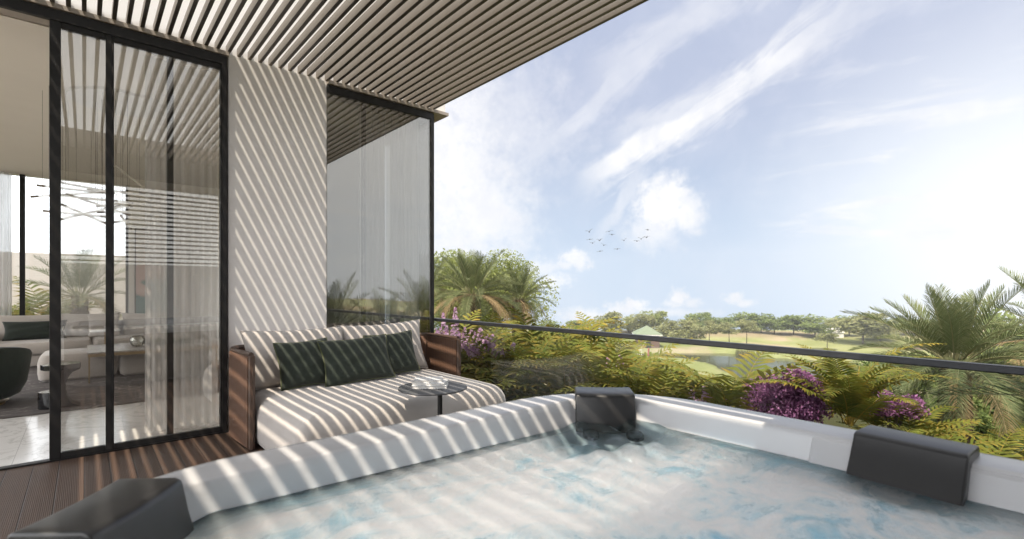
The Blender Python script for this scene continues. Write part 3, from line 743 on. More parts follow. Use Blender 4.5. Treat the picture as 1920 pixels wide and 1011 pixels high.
sp(soft(-1.62, -1.20, 11.50, 12.9, 0.03, 0.64, 0.14), 'armrest', 'boucle', smooth=True)
sp(soft(-1.2, 1.68, 12.62, 12.9, 0.225, 0.70, 0.1), 'backrest', 'boucle', smooth=True)
IC = 'cushions on the sofa indoors'
place_cushion('sofa_cushion', 'boucle', 'large beige cushion on the sofa behind the green one', 'cushion', 0.95, 0.46, 0.2, (-0.72, 12.50, 0.64), R(-14), 0, 11, 0, IC)
place_cushion('sofa_cushion', 'boucle', 'large beige cushion on the sofa seen through the narrow door leaf', 'cushion', 0.85, 0.46, 0.2, (0.10, 12.50, 0.64), R(-14), 0, 12, 0, IC)
place_cushion('sofa_cushion', 'boucle', 'square beige cushion on the sofa behind the small drinks table', 'cushion', 0.45, 0.42, 0.18, (0.28, 12.28, 0.62), R(-16), 0, 13, 0, IC)
place_cushion('sofa_cushion', 'boucle', 'wide beige cushion on the sofa behind the coffee table', 'cushion', 0.75, 0.45, 0.2, (0.95, 12.45, 0.63), R(-14), 0, 14, 0, IC)
place_cushion('sofa_cushion', 'velvet_green', 'long dark green cushion on the sofa indoors', 'cushion', 0.80, 0.34, 0.16, (-0.66, 12.22, 0.60), R(-18), 0, 15, 0, IC)
ot = soft(-0.50, 0.38, 9.45, 10.3, 0.03, 0.42, 0.12).build('ottoman', 'boucle', smooth=True); tag(ot, 'low beige ottoman beside the half moon side table', 'ottoman', 'beige ottomans indoors')
ot = soft(0.40, 0.86, 9.40, 10.0, 0.03, 0.38, 0.1).build('ottoman', 'boucle', smooth=True); tag(ot, 'beige ottoman pushed under the left half of the coffee table', 'ottoman', 'beige ottomans indoors')
ot = soft(0.88, 1.5, 9.40, 10.0, 0.03, 0.38, 0.1).build('ottoman', 'boucle', smooth=True); tag(ot, 'beige ottoman under the coffee table behind the sheer curtain', 'ottoman', 'beige ottomans indoors')
ct = thing('coffee_table', 'long stone topped coffee table with brass frame indoors', 'table', (0.8, 9.6, 0))
cp = lambda mb, n, m, **k: part(mb, n, m, ct, **k)
cp(MB().box(0.03, 1.62, 9.05, 10.25, 0.430, 0.452), 'tabletop', 'stone_top', bevel=0.004)
cp(MB().box(0.035, 1.615, 9.055, 10.245, 0.385, 0.4298), 'table_frame', 'brass')
for x in (0.04, 1.59):
    for y in (9.06, 10.22): cp(MB().box(x, x + 0.018, y, y + 0.018, 0.022, 0.385), 'leg', 'brass')
bw_ = MB(); bw_.lathe([(0.05, 0.0), (0.075, 0.015), (0.10, 0.06), (0.105, 0.10), (0.09, 0.14), (0.07, 0.16), (0.066, 0.16), (0.086, 0.138), (0.10, 0.10), (0.095, 0.06), (0.07, 0.02), (0.0, 0.006)], (0.62, 9.55, 0.453), 28)
tag(bw_.build('glass_bowl', 'clear_glass', smooth=True), 'round clear glass bowl on the coffee table indoors', 'bowl')
tr_ = MB(); rslab(tr_, 0.75, 1.35, 9.55, 9.95, 0.05, [(0.01, 0.453), (0, 0.458), (0, 0.475), (0.006, 0.475), (0.01, 0.461)], 6); tag(tr_.build('tray', 'black_gloss', smooth=True), 'dark lacquer tray on the coffee table indoors', 'tray')
gt = MB(); rslab(gt, 0.82, 1.34, 9.60, 9.9, 0.04, [(0, 0.476), (0, 0.52), (0.004, 0.524)], 6)
mat('box_green', (0.06, 0.10, 0.05), None, 0.4, 10); tag(gt.build('storage_box', 'box_green', smooth=True), 'flat dark green box on the tray indoors', 'box')
dt = thing('drinks_table', 'small white drinks table on a thin brass stem by the sofa', 'table', (0.27, 11.0, 0))
mb = MB(); mb.lathe([(0.20, 0.61), (0.21, 0.615), (0.21, 0.625), (0.20, 0.63)], (0.27, 11.0, 0), 36); part(mb, 'tabletop', 'white_paint', dt, smooth=True)
mb = MB(); mb.tube([(0.27, 11.0, 0.03), (0.27, 11.0, 0.61)], 0.012, 8); part(mb, 'stem', 'brass', dt, smooth=True)
mb = MB(); mb.lathe([(0.13, 0.023), (0.13, 0.035)], (0.27, 11.0, 0), 24); part(mb, 'base', 'brass', dt)
# half-moon side table: two black discs on a crescent leg
st_ = thing('half_moon_table', 'glossy black side table with a crescent cut leg and a low step', 'table', (-0.2, 7.5, 0))
mb = MB(); mb.lathe([(0.166, 0.445), (0.17, 0.45), (0.17, 0.497), (0.166, 0.502)], (-0.2, 7.52, 0), 40); part(mb, 'tabletop', 'black_gloss', st_, smooth=True)
mb = MB(); rs = []
for i in range(13):
    z = 0.024 + 0.42 * i / 12; u = 2 * i / 12 - 1; xr = -0.035 - 0.125 * math.sqrt(max(0, 1 - u * u))
    rs.append([(-0.285, 7.40, z), (xr, 7.40, z), (xr, 7.62, z), (-0.285, 7.62, z)])
mb.rings(rs); part(mb, 'leg', 'black_gloss', st_, smooth=True, sharp=30)
mb = MB(); mb.lathe([(0.12, 0.024), (0.12, 0.20), (0.116, 0.204)], (-0.27, 7.50, 0), 36); part(mb, 'step', 'black_gloss', st_, smooth=True)
ac = thing('armchair', 'dark green rounded velvet armchair just inside the open door', 'armchair', (-1.0, 8.2, 0))
mb = MB(); rs = []
cxx, cyy = -1.02, 8.15
for k, (sc, z) in enumerate(((0.36, 0.10), (0.42, 0.14), (0.47, 0.26), (0.50, 0.40), (0.51, 0.50), (0.50, 0.535), (0.46, 0.545), (0.40, 0.52), (0.36, 0.44), (0.30, 0.40), (0.0, 0.40))):
    rs.append([(cxx + sc * 1.08 * math.cos(2 * math.pi * j / 40), cyy + sc * math.sin(2 * math.pi * j / 40), z + (0.16 * max(0, math.sin(2 * math.pi * j / 40 + 2.6)) if 3 <= k <= 7 else 0)) for j in range(40)])
mb.rings(rs); part(mb, 'upholstered_shell', 'velvet_green', ac, smooth=True)
mb = MB(); mb.lathe([(0.33, 0.024), (0.33, 0.05), (0.36, 0.06)], (cxx, cyy, 0), 40); part(mb, 'base_ring', 'brass', ac, smooth=True)
# chandelier
ch = thing('chandelier', 'chandelier of crossing glass rods with bronze caps on fine wires indoors', 'chandelier', (0.3, 7.3, 3.5))
q = random.Random(21)
mb = MB(); mb.lathe([(0.45, 3.49), (0.45, 3.518)], (0.3, 7.3, 0), 40); part(mb, 'ceiling_plate', 'white_paint', ch)
wires = MB()
for i in range(26):
    c = Vector((q.uniform(-0.15, 0.95), q.uniform(6.9, 7.7), q.uniform(2.13, 2.55)))
    an = q.choice((R(25), R(-30), R(70), R(-65), R(5), R(150))) + q.uniform(-0.3, 0.3); L = q.uniform(0.24, 0.36); inc = q.uniform(-0.42, 0.42)
    d = Vector((math.cos(an) * math.cos(inc), math.sin(an) * math.cos(inc), math.sin(inc))) * L
    if i == 0: c = Vector((0.42, 7.2, 2.62)); d = Vector((0.22, 0.05, -0.17))
    mb = MB(); mb.tube([c - d * 0.8, c + d * 0.8], 0.013, 8); ro = part(mb, 'glass_rod', 'glass_rod', ch, smooth=True)
    for e0, e1 in ((-1, -0.8), (0.8, 1)): cpz = MB().tube([c + d * e0, c + d * e1], 0.0135, 8).build('end_cap', 'cap_bronze', smooth=True); cpz.parent = ro
    for s in (-0.7, 0.7): pz = c + d * s; wires.tube([pz, (pz.x, pz.y, 3.5)], 0.0014, 4, False)
part(wires, 'hanging_wire', 'bronze', ch)
# art
ar = thing('framed_artwork', 'framed abstract picture in blush and teal on the far wall indoors', 'picture', (1.3, 13.05, 1.6))
mb = MB(); mb.box(0.80, 1.78, 13.055, 13.095, 0.78, 2.62); part(mb, 'frame', 'bronze', ar)
m, t, p = newmat('abstract_paint'); v = geopos(); vx, vy, vz = sepx(v)
a1 = noise(v, 1.4, 3, 0.5, 1.2); f1 = (vz * 0.8 + a1 * 1.2 - vx * 0.35).ss(1.25, 1.33); f2 = (vz * 0.4 + a1 * 1.6 + vx * 0.4).ss(1.85, 1.9)
setc(p.inputs['Base Color'], mixc(f2, mixc(f1, (0.10, 0.20, 0.18), (0.55, 0.38, 0.32)), (0.62, 0.56, 0.50))); MATS['abstract_paint'] = m
mb = MB(); mb.box(0.82, 1.76, 13.045, 13.054, 0.80, 2.60); part(mb, 'canvas', 'abstract_paint', ar)
# curtains
CG = 'sheer curtains inside the glazing'
tag(curtain(0.42, 1.00, 5.62, 0.02, 3.50, 8, 0.020, 1).build('sheer_curtain', 'voile', smooth=True, sharp=180), 'sheer grey curtain bunched behind the sliding door next to the plaster column', 'curtain', CG)
tag(curtain(2.44, 3.20, 5.54, 0.02, 3.50, 9, 0.055, 2).build('sheer_curtain', 'voile', smooth=True, sharp=180), 'sheer grey curtain behind the corner window', 'curtain', CG)
tag(curtain(-2.6, -1.02, 12.98, 0.02, 3.50, 18, 0.05, 3).build('sheer_curtain', 'voile_white', smooth=True, sharp=180), 'white sheer curtain at the left of the rear window indoors', 'curtain', CG)
# boundary wall behind the house
tag(MB().box(-14, 3.0, 21.0, 21.3, -0.7, 2.45).build('boundary_wall', 'boundary', bevel=0.01), 'pale boundary wall behind the palm seen through the rear window', 'wall')

# ================================================================== VEGETATION
def frond(mb, base, azm, el0, L, droop, pairs, plen, pw, vee=0.3, sweep=0.5, q=rnd, start=0.14, tipw=0.12, tintb=None, shape='fern', rach=0.006, sag=0.15):
    P = Vector(base); n = 14; seg = L / n; pts = [P.copy()]; ang = el0
    side = Vector((math.cos(azm), -math.sin(azm), 0)); curl = q.uniform(-0.25, 0.25)
    for i in range(n):
        ang = el0 - droop * ((i + 1) / n) ** 1.5; a2 = azm + curl * (i / n)
        P = P + Vector((math.sin(a2) * math.cos(ang), math.cos(a2) * math.cos(ang), math.sin(ang))) * seg
        pts.append(P.copy())
    tb = q.random() if tintb is None else tintb
    k0 = len(mb.v); mb.tube(pts, [rach * (1 - 0.8 * i / n) for i in range(n + 1)], 3, False); mb.t += [(tb, 0.75)] * (len(mb.v) - k0)
    for k in range(pairs):
        s = start + (1 - start) * (k + 0.5) / pairs
        fi = s * n; i = min(int(fi), n - 1); u = fi - i
        p = pts[i].lerp(pts[i + 1], u); tg = (pts[i + 1] - pts[i]).normalized()
        sd = tg.cross(UP)
        if sd.length < 0.05: sd = side.copy()
        sd.normalize(); up = sd.cross(tg).normalized()
        if shape == 'fern': prof_ = (math.sin(math.pi * min(1, 0.16 + 0.84 * (s - start) / (1 - start)) ** 0.72)) ** 0.75
        else: prof_ = (math.sin(math.pi * min(0.985, 0.10 + 0.84 * (s - start) / (1 - start)) ** 0.85)) ** 0.6
        for sg in (-1, 1):
            l = plen * max(prof_, tipw) * q.uniform(0.88, 1.08); sw = sweep + 0.45 * s + q.uniform(-0.08, 0.08)
            d = (sd * sg * math.cos(sw) + tg * math.sin(sw) + up * (vee + q.uniform(-0.08, 0.08))).normalized()
            m_ = p + d * l * 0.5; e = p + d * l + Vector((0, 0, -sag * l * q.uniform(0.3, 1.3)))
            h = tg * pw * 0.5 * (0.7 + 0.3 * prof_)
            t0 = min(1, max(0, tb * 0.6 + q.uniform(0, 0.4))); k0 = len(mb.v)
            mb.v += [tuple(p - h * 0.6), tuple(p + h * 0.6), tuple(m_ + h), tuple(m_ - h), tuple(e)]
            mb.f += [(k0, k0 + 1, k0 + 2, k0 + 3), (k0 + 3, k0 + 2, k0 + 4)]
            tp_ = q.uniform(0.35, 0.95) if q.random() < 0.55 else q.uniform(0, 0.35)
            mb.t += [(t0, 0.05), (t0, 0.05), (t0, tp_ * 0.35), (t0, tp_ * 0.35), (t0, tp_)]
def fern_mesh(seed, nf=15, L=1.0, pairs=24, pl=0.15, pwid=0.038):
    q = random.Random(seed); mb = MB()
    for i in range(nf):
        a = 2 * math.pi * i / nf + q.uniform(-0.3, 0.3); inner = q.random()
        frond(mb, (q.uniform(-.04, .04), q.uniform(-.04, .04), 0.02), a, R(44 + 40 * inner), L * q.uniform(0.75, 1.15), R(62 + 40 * q.random()), pairs, pl * L, pwid * L, 0.12, 0.25, q, 0.12, sag=0.25)
    return mb
FERN_LABEL = 'fern with arching golden green fronds in the dense planting beyond the glass balustrade'
ferns = [fern_mesh(100 + i, 10 + i % 2, 1.0, 17, 0.25).build('fern', 'fern_leaf') for i in range(4)]
for f in ferns: f.location = (0, 0, -50)
used = [0]
def put_fern(x, y, z, sc, rz, label=FERN_LABEL, group='ferns in the planting bed beyond the balustrade'):
    i = used[0]; used[0] += 1
    o = ferns[i] if i < 4 else ferns[i % 4].copy()
    if i >= 4: COL.objects.link(o)
    o.location = (x, y, z); o.scale = (sc, sc, sc); o.rotation_euler = (rnd.uniform(-.12, .12), rnd.uniform(-.12, .12), rz); tag(o, label, 'fern', group)
    return o
def outer(px, t, h):                                  # the planting starts beyond the pergola's shade
    k = max(1.0, 5.55 / (RAY(px, 541).x * t)); return t * k, h * k
def fern_at(px, ptop, t, hgt=0.8, label=FERN_LABEL):
    t, hgt = outer(px, t, hgt)
    p = atd(px, ptop, t); sc = hgt / 0.53
    return put_fern(p.x, p.y, p.z - hgt * 1.17, sc, rnd.uniform(0, 6.28), label)
# nearest rows, then rows behind
for px, py, t, h in [(880, 700, 5.6, 0.62), (945, 690, 5.5, 0.62), (905, 655, 6.6, 0.7), (1000, 690, 5.2, 0.62), (1060, 680, 5.4, 0.66), (1120, 690, 5.0, 0.62), (1180, 695, 5.1, 0.62),
                     (1250, 702, 4.9, 0.6), (985, 650, 6.6, 0.7), (1060, 648, 6.8, 0.72), (1130, 655, 6.4, 0.7), (870, 640, 7.6, 0.8), (930, 632, 8.2, 0.85), (1000, 628, 8.4, 0.85), (1075, 640, 8.0, 0.8), (1150, 640, 8.2, 0.8),
                     (1010, 605, 9.6, 0.95), (1065, 598, 10.0, 0.95), (1120, 622, 9.6, 0.85), (960, 612, 10.5, 0.95), (905, 615, 10.5, 0.95), (860, 628, 9.4, 0.9), (1190, 660, 7.4, 0.7),
                     (1225, 668, 6.0, 0.66), (1310, 712, 4.9, 0.55), (1270, 690, 5.9, 0.6), (840, 625, 7.6, 0.85), (1040, 715, 4.9, 0.55), (1430, 715, 6.8, 0.6), (1680, 790, 4.6, 0.45), (1735, 815, 4.9, 0.5), (1640, 720, 7.0, 0.6), (1715, 760, 5.6, 0.5), (1860, 830, 5.2, 0.5), (1790, 835, 5.0, 0.5), (1900, 780, 7.6, 0.7), (1560, 700, 7.6, 0.6), (1300, 700, 7.0, 0.6)]:
    fern_at(px, py, t, h)
fern_at(1365, 678, 5.4, 0.72, 'tall fern with two upright fronds left of the purple shrub')
big = fern_mesh(777, 19, 1.0, 30, 0.18, 0.024).build('fern', 'fern_leaf'); p = atd(1590, 800, 4.75)
big.location = p; big.scale = (1.15,) * 3; tag(big, 'large fern with broad pale fronds spreading in front of the purple shrub', 'fern', 'ferns in the planting bed beyond the balustrade')
# date palms
def palm(name, base, zc, L, nf, seed, label, group=None, dead=10, trunk_r=0.16, pairs=60, plen=0.25, lean=(0, 0)):
    q = random.Random(seed); o = thing(name, label, 'palm', base, group)
    h = zc - base[2]; mb = MB(); pts = [(lean[0] * s, lean[1] * s, h * s - 0.1) for s in (0, .25, .5, .75, 1.0)]
    rs = []; nn = 16; M = 28
    for k in range(M + 1):
        s = k / M; r = trunk_r * (1.12 - 0.25 * s) * (1 + 0.10 * (k % 2))
        rs.append([(lean[0] * s + r * math.cos(2 * math.pi * j / nn) * (1 + 0.08 * math.sin(3 * j + k)), lean[1] * s + r * math.sin(2 * math.pi * j / nn), h * s) for j in range(nn)])
    mb.rings(rs); mb.build('trunk', 'palm_fibre', o, smooth=True, sharp=40)
    top = Vector((lean[0], lean[1], h)); cr = MB()
    for i in range(nf):
        a = 2.39996 * i + q.uniform(-.2, .2); k = (i + 0.5) / nf
        e0 = R(86 - 112 * k ** 1.1 + q.uniform(-6, 6))
        frond(cr, top + Vector((math.sin(a), math.cos(a), 0)) * trunk_r * 0.5, a, e0, L * q.uniform(0.85, 1.08) * (0.8 + 0.25 * math.sin(math.pi * k)), R(12 + 66 * k + q.uniform(-8, 8)), pairs, plen * L, 0.0115 * L, 0.35, 0.66, q, 0.16, 0.25, None, 'palm', 0.010 * L, 0.18)
    cr.build('crown', 'palm_leaf', o)
    dd = MB()
    for i in range(dead):
        a = 2.39996 * i + q.uniform(-.4, .4)
        frond(dd, top + Vector((math.sin(a), math.cos(a), -0.12)) * trunk_r, a, R(-5 + q.uniform(-12, 12)), L * q.uniform(0.75, 1.1), R(75 + q.uniform(-10, 15)), int(pairs * 0.7), plen * L * 0.8, 0.012 * L, 0.1, 0.6, q, 0.16, 0.25, None, 'palm', 0.010 * L, 0.3)
    if dead: dd.build('dry_fronds', 'palm_dead', o)
    return o
p = atd(1790, 682, 6.3); palm('date_palm', (p.x, p.y, -1.2), p.z, 1.16, 60, 5, 'date palm with a full silvery crown at the right beyond the handrail', dead=8, trunk_r=0.17)
p = atd(2010, 640, 7.6); palm('date_palm', (p.x, p.y, -1.2), p.z, 1.4, 34, 6, 'date palm mostly cut off by the right edge, behind the full one', dead=6)
p = atd(886, 552, 13.5); palm('date_palm', (p.x, p.y, -1.6), p.z, 1.42, 42, 8, 'tallest date palm left of the sky, beside the corner window', dead=10, trunk_r=0.24)
p = atd(972, 562, 14.5); palm('date_palm', (p.x, p.y, -1.8), p.z, 1.12, 34, 9, 'smaller date palm right of the tallest one, fronds leaning right', dead=6, trunk_r=0.2)
p = atd(800, 540, 15.0); palm('date_palm', (p.x, p.y, -1.8), p.z, 1.25, 34, 10, 'date palm half hidden behind the corner window frame', dead=8, trunk_r=0.2)
# palms the glass mirrors and the palm behind the house
for k, (px, py, t) in enumerate([(792, 600, 13.5), (728, 640, 13.0), (622, 620, 11.5)]):
    v = RAY(px, py) * t; y = 2 * D - v.y
    palm('date_palm', (v.x, y, -1.0), CAMZ + v.z, 1.5, 26, 30 + k, ['date palm mirrored at the right of the corner window', 'low date palm mirrored in the middle of the corner window', 'date palm mirrored beside the plaster column in the corner window'][k], dead=6, pairs=34)
p = atd(150, 555, 11.6); palm('date_palm', (p.x, p.y, -0.4), p.z, 1.35, 28, 15, 'date palm behind the house seen through the rear window', dead=4, pairs=40)
RG = 'ferns behind the house'
for px, py, t, h in [(30, 568, 11.8, 1.1), (75, 575, 11.4, 1.0), (110, 582, 11.8, 1.0), (160, 580, 11.2, 1.0), (205, 568, 11.8, 1.1), (238, 560, 12.2, 1.2), (-20, 565, 12.2, 1.1), (185, 585, 11.0, 0.9), (130, 572, 10.9, 1.0), (222, 548, 13.0, 1.4), (55, 572, 11.0, 1.0), (165, 566, 11.0, 1.0), (205, 580, 11.3, 1.0), (92, 560, 12.6, 1.2)]:
    o = fern_at(px, py, t, h, 'leafy fern behind the house seen through the rear window'); o['group'] = RG
# leafy crowns
def crown_mesh(seed, n, rx, rz, leafs, nclump=16, flat=0.0):
    q = random.Random(seed); mb = MB(); cl = []
    for i in range(nclump):
        while True:
            d = Vector((q.uniform(-1, 1), q.uniform(-1, 1), q.uniform(-0.9, 1)))
            if 0.15 < d.length < 1: break
        d = d * (0.80 if i > 3 else 0.45)
        cl.append((Vector((d.x * rx, d.y * rx, d.z * rz)), q.uniform(0.26, 0.46)))
    for k in range(n):
        c, r = q.choice(cl)
        d = Vector((q.gauss(0, 1), q.gauss(0, 1), q.gauss(0, 1))).normalized() * r * (q.random() ** 0.4)
        p = c + Vector((d.x * rx, d.y * rx, d.z * rz * 0.9)); s = leafs * q.uniform(0.6, 1.4)
        nv = (d + Vector((0, 0, 0.25)) + Vector((q.uniform(-.8, .8), q.uniform(-.8, .8), q.uniform(-.8, .8)))).normalized()
        a = nv.orthogonal().normalized(); a = (Matrix.Rotation(q.uniform(0, 6.28), 3, nv) @ a); b = nv.cross(a)
        t0 = (q.random() * 0.75 + 0.2 * r / 0.46, q.random() ** 2 * 0.8)
        mb.add([p - a * s, p - b * s * 0.45, p + a * s, p + b * s * 0.45], [(0, 1, 2, 3)], t0)
    return mb
def trunk_mb(h, r, rx, seed, branches=5, top=None):
    q = random.Random(seed); mb = MB(); mb.tube([(0, 0, -0.4), (q.uniform(-.1, .1) * h * .2, 0, h * 0.5), (q.uniform(-.1, .1) * h * .3, q.uniform(-.1, .1) * h * .3, h)], [r * 1.25, r * 0.85, r * 0.6], 8)
    for i in range(branches):
        a = 2.4 * i + q.uniform(-.5, .5); z = h * q.uniform(0.65, 1.0)
        mb.tube([(0, 0, z), (math.cos(a) * rx * 0.3, math.sin(a) * rx * 0.3, z + h * 0.25), (math.cos(a) * rx * 0.65, math.sin(a) * rx * 0.65, z + h * 0.55)], [r * 0.45, r * 0.3, r * 0.1], 5)
    return mb
CR = {}
def tree(px, ytop, ybase, wpx, fd, mt, variant, label, group=None, stem=0.06):
    ztop = CAMZ - (ytop - 5 - 541) / 920 * fd
    pos = FWD * fd + RIGHT * ((px - 960) / 920 * fd); zb = gz(pos.x, pos.y) if ybase is None else CAMZ - (ybase - 541) / 920 * fd
    zb = min(zb, gz(pos.x, pos.y) + 0.05) if ybase is None else gz(pos.x, pos.y)
    H = ztop - zb; rx = wpx / 920 * fd / 2 * 1.42; crh = H * (1 - stem); rz = crh / 2
    key = (variant, mt)
    o = thing('tree', label, 'tree', (pos.x, pos.y, zb), group)
    if key not in CR:
        CR[key] = (crown_mesh(300 + variant, 2600, 1.0, 1.0, 0.085, 20), trunk_mb(1.0, 0.055, 1.0, 50 + variant))
        CR[key] = (CR[key][0].build('crown', mt), CR[key][1].build('trunk', 'bark', smooth=True, sharp=180))
        c, tk = CR[key]
    else:
        c, tk = CR[key][0].copy(), CR[key][1].copy(); COL.objects.link(c); COL.objects.link(tk)
    c.parent = o; tk.parent = o
    c.location = (0, 0, H - rz * 0.98); c.scale = (rx / 1.0, rx / 1.0, rz / 1.0); tk.location = (0, 0, 0); tk.scale = (rx * 0.55, rx * 0.55, H * 0.62)
    c.rotation_euler = (0, 0, rnd.uniform(0, 6.28))
    return o
FG = 'trees along the far side of the fairway'
T = 'tree_leaf'; O = 'olive_leaf'; B = 'bright_leaf'
for a in [
 (1085, 602, None, 60, 135, T, 0, 'low green tree at the left end of the far treeline, over the handrail', FG),
 (1150, 590, None, 62, 128, O, 1, 'greyish olive tree left of the green roofed hut', FG),
 (1178, 598, None, 44, 136, B, 2, 'green tree between the olive tree and the hut roof', FG),
 (1200, 592, None, 46, 130, O, 3, 'olive tree right behind the left slope of the hut roof', FG),
 (1225, 584, None, 54, 138, B, 0, 'bright green tree rising tallest behind the hut roof', FG),
 (1250, 606, None, 46, 118, O, 1, 'olive tree touching the right corner of the hut roof', FG),
 (1286, 603, None, 52, 113, O, 2, 'bushy olive tree right of the hut, its trunk behind the handrail', FG),
 (1312, 590, None, 48, 134, T, 3, 'round green tree rising above the slim trees right of the hut', FG),
 (1340, 597, None, 34, 136, T, 0, 'small dark green tree in the treeline behind the first slim tree', FG),
 (1330, 606, None, 38, 109, O, 1, 'slim olive tree nearest the hut on the open lawn', FG, 0.34),
 (1367, 610, None, 36, 107, O, 2, 'slim flat crowned olive tree, the middle of three on the lawn', FG, 0.45),
 (1400, 604, None, 36, 109, O, 3, 'slim olive tree farthest from the hut on the lawn', FG, 0.42),
 (1358, 600, None, 30, 140, T, 1, 'small dark tree in a gap of the treeline', FG),
 (1390, 592, None, 52, 134, T, 2, 'leafy green tree in the treeline behind the slim lawn trees', FG),
 (1427, 588, None, 48, 132, T, 0, 'tall green tree standing highest in the middle of the treeline', FG),
 (1452, 598, None, 46, 130, T, 3, 'green tree right of the tall middle one', FG),
 (1488, 596, None, 58, 128, T, 1, 'dense dark green tree in the middle right treeline', FG, 0.1),
 (1528, 596, None, 64, 126, T, 2, 'broad green tree with visible trunk right of the dense dark one', FG),
 (1563, 601, None, 46, 130, O, 0, 'dull grey green tree left of the big olive one', FG),
 (1592, 595, None, 50, 128, T, 3, 'green tree behind the left shoulder of the big olive tree', FG),
 (1618, 591, None, 82, 116, O, 1, 'big spreading olive tree left of the date palm', FG, 0.15),
 (1650, 606, None, 54, 120, O, 2, 'olive tree behind the date palm fronds', FG),
 (1685, 602, None, 60, 132, T, 1, 'green tree at the right end of the treeline behind the date palm', FG),
 (1551, 629, None, 34, 100, O, 3, 'small young tree alone on the mown grass', FG, 0.4),
 (1745, 604, None, 66, 130, T, 3, 'tree far behind the crown of the date palm', FG),
 (1880, 590, None, 110, 60, T, 2, 'dark green tree behind the date palm at the right edge', FG),
 (1030, 606, None, 56, 120, T, 2, 'far tree glimpsed over the ferns beside the small date palm', FG)]:
    tree(*a)
# big pale tree behind the left palms
bt = thing('tree', 'large bright green tree spreading behind the date palms', 'tree', (0, 0, 0)); p = atd(900, 548, 24.0); bt.location = (p.x, p.y, gz(p.x, p.y))
cb = crown_mesh(901, 60000, 3.5, 2.4, 0.068, 70); 
cb.build('crown', 'bright_leaf', bt).location = (0, 0, p.z - bt.location.z - 0.2)
trunk_mb(p.z - bt.location.z - 0.6, 0.28, 3.0, 77, 7).build('trunk', 'bark', bt, smooth=True)
# purple shrub
def shrub(px, py, t, rx, rz, n, seed, mt, label, leafs=0.035, nc=26):
    p = atd(px, py, t); o = thing('flowering_shrub', label, 'shrub', (p.x, p.y, p.z - rz * 1.6))
    crown_mesh(seed, n, rx, rz, leafs, nc).build('crown', mt, o).location = (0, 0, rz * 1.6)
    mb = MB()
    for i in range(7): a = i * 0.9; mb.tube([(0.03 * math.cos(a), 0.03 * math.sin(a), -0.05), (rx * .3 * math.cos(a), rx * .3 * math.sin(a), rz), (rx * .6 * math.cos(a), rx * .6 * math.sin(a), rz * 1.7)], [0.02, 0.014, 0.006], 5)
    mb.build('stems', 'bark', o)
shrub(1476, 748, 5.2, 0.44, 0.33, 11000, 61, 'purple_leaf', 'rounded shrub covered in deep purple blossom behind the glass', 0.020, 60)
shrub(1676, 758, 5.6, 0.30, 0.17, 5000, 62, 'purple_leaf', 'small purple blossom shrub showing between fern fronds and the date palm', 0.020, 36)
for px, py, t, rx, rz, sd in ((1705, 700, 9.5, 0.9, 0.5, 81), (1875, 745, 8.6, 0.9, 0.6, 82), (1790, 790, 7.6, 0.7, 0.45, 83), (1930, 690, 10.0, 1.0, 0.8, 84)):
    shrub(px, py, t, rx, rz, 4000, sd, 'tree_leaf', ['dark green shrub left of the date palm trunk, over the water', 'dark green shrub right of the date palm trunk', 'low dark green shrub under the drooping dry palm fronds', 'tall dark green shrub at the right edge below the handrail'][sd - 81], 0.04, 24)
# pink flower spikes
def spikes(px, py, t, n, hgt, spread, seed, label):
    q = random.Random(seed); t, k_ = outer(px, t, 1.0); hgt *= k_; spread *= k_; p = atd(px, py, t); o = thing('flowering_plant', label, 'flowers', (p.x, p.y, p.z - hgt)); st = MB(); fl = MB()
    for i in range(n):
        bx, by = q.gauss(0, spread), q.gauss(0, spread); h = hgt * (1 - 0.45 * min(1, math.hypot(bx, by) / spread / 1.6)) * q.uniform(0.75, 1.0); tx, ty = bx * 1.4, by * 1.4
        pts = [Vector((bx * .4, by * .4, 0)), Vector((bx, by, h * 0.6)), Vector((tx, ty, h))]; st.tube(pts, [0.008, 0.006, 0.003], 5)
        for k in range(52):
            s = q.uniform(0.0, 1) ** 0.9; c = pts[1].lerp(pts[2], s); c = c - Vector((0, 0, h * 0.16 * (1 - s)))
            rr = 0.055 * k_ * (1.15 - s); a = q.uniform(0, 6.28); c = c + Vector((math.cos(a) * rr, math.sin(a) * rr, q.uniform(-.02, .02))); sz = q.uniform(0.013, 0.024) * k_
            nv = Vector((math.cos(a), math.sin(a), q.uniform(-.3, .9))).normalized(); u = nv.orthogonal().normalized(); v = nv.cross(u); t0 = (q.random(), q.random() ** 2)
            ring = [c + (u * math.cos(j * 1.2566) + v * math.sin(j * 1.2566)) * sz + nv * 0.006 for j in range(5)]
            fl.add([c] + ring, [(0, 1 + j, 1 + (j + 1) % 5) for j in range(5)], t0)
    st.build('stems', 'box_green', o); fl.build('blossoms', 'pink_petal', o)
spikes(845, 558, 7.4, 13, 0.95, 0.12, 71, 'tall pink flower spikes crossing the handrail beside the corner window')
spikes(885, 586, 7.0, 14, 0.75, 0.17, 72, 'pink flower spikes right of the tall ones under the date palm')
spikes(930, 612, 6.9, 9, 0.5, 0.14, 73, 'low pink flower spikes among ferns over the daybed arm')
spikes(1275, 690, 5.4, 4, 0.5, 0.08, 74, 'sparse pink blossom rising in front of the far lawn')
spikes(1340, 712, 5.0, 6, 0.45, 0.12, 75, 'pink blossom low among ferns left of the purple shrub')
spikes(1400, 725, 4.9, 5, 0.45, 0.10, 76, 'pale pink blossom at the left foot of the purple shrub')
spikes(1155, 640, 7.6, 3, 0.5, 0.06, 77, 'single pink flower spike left of the hut')

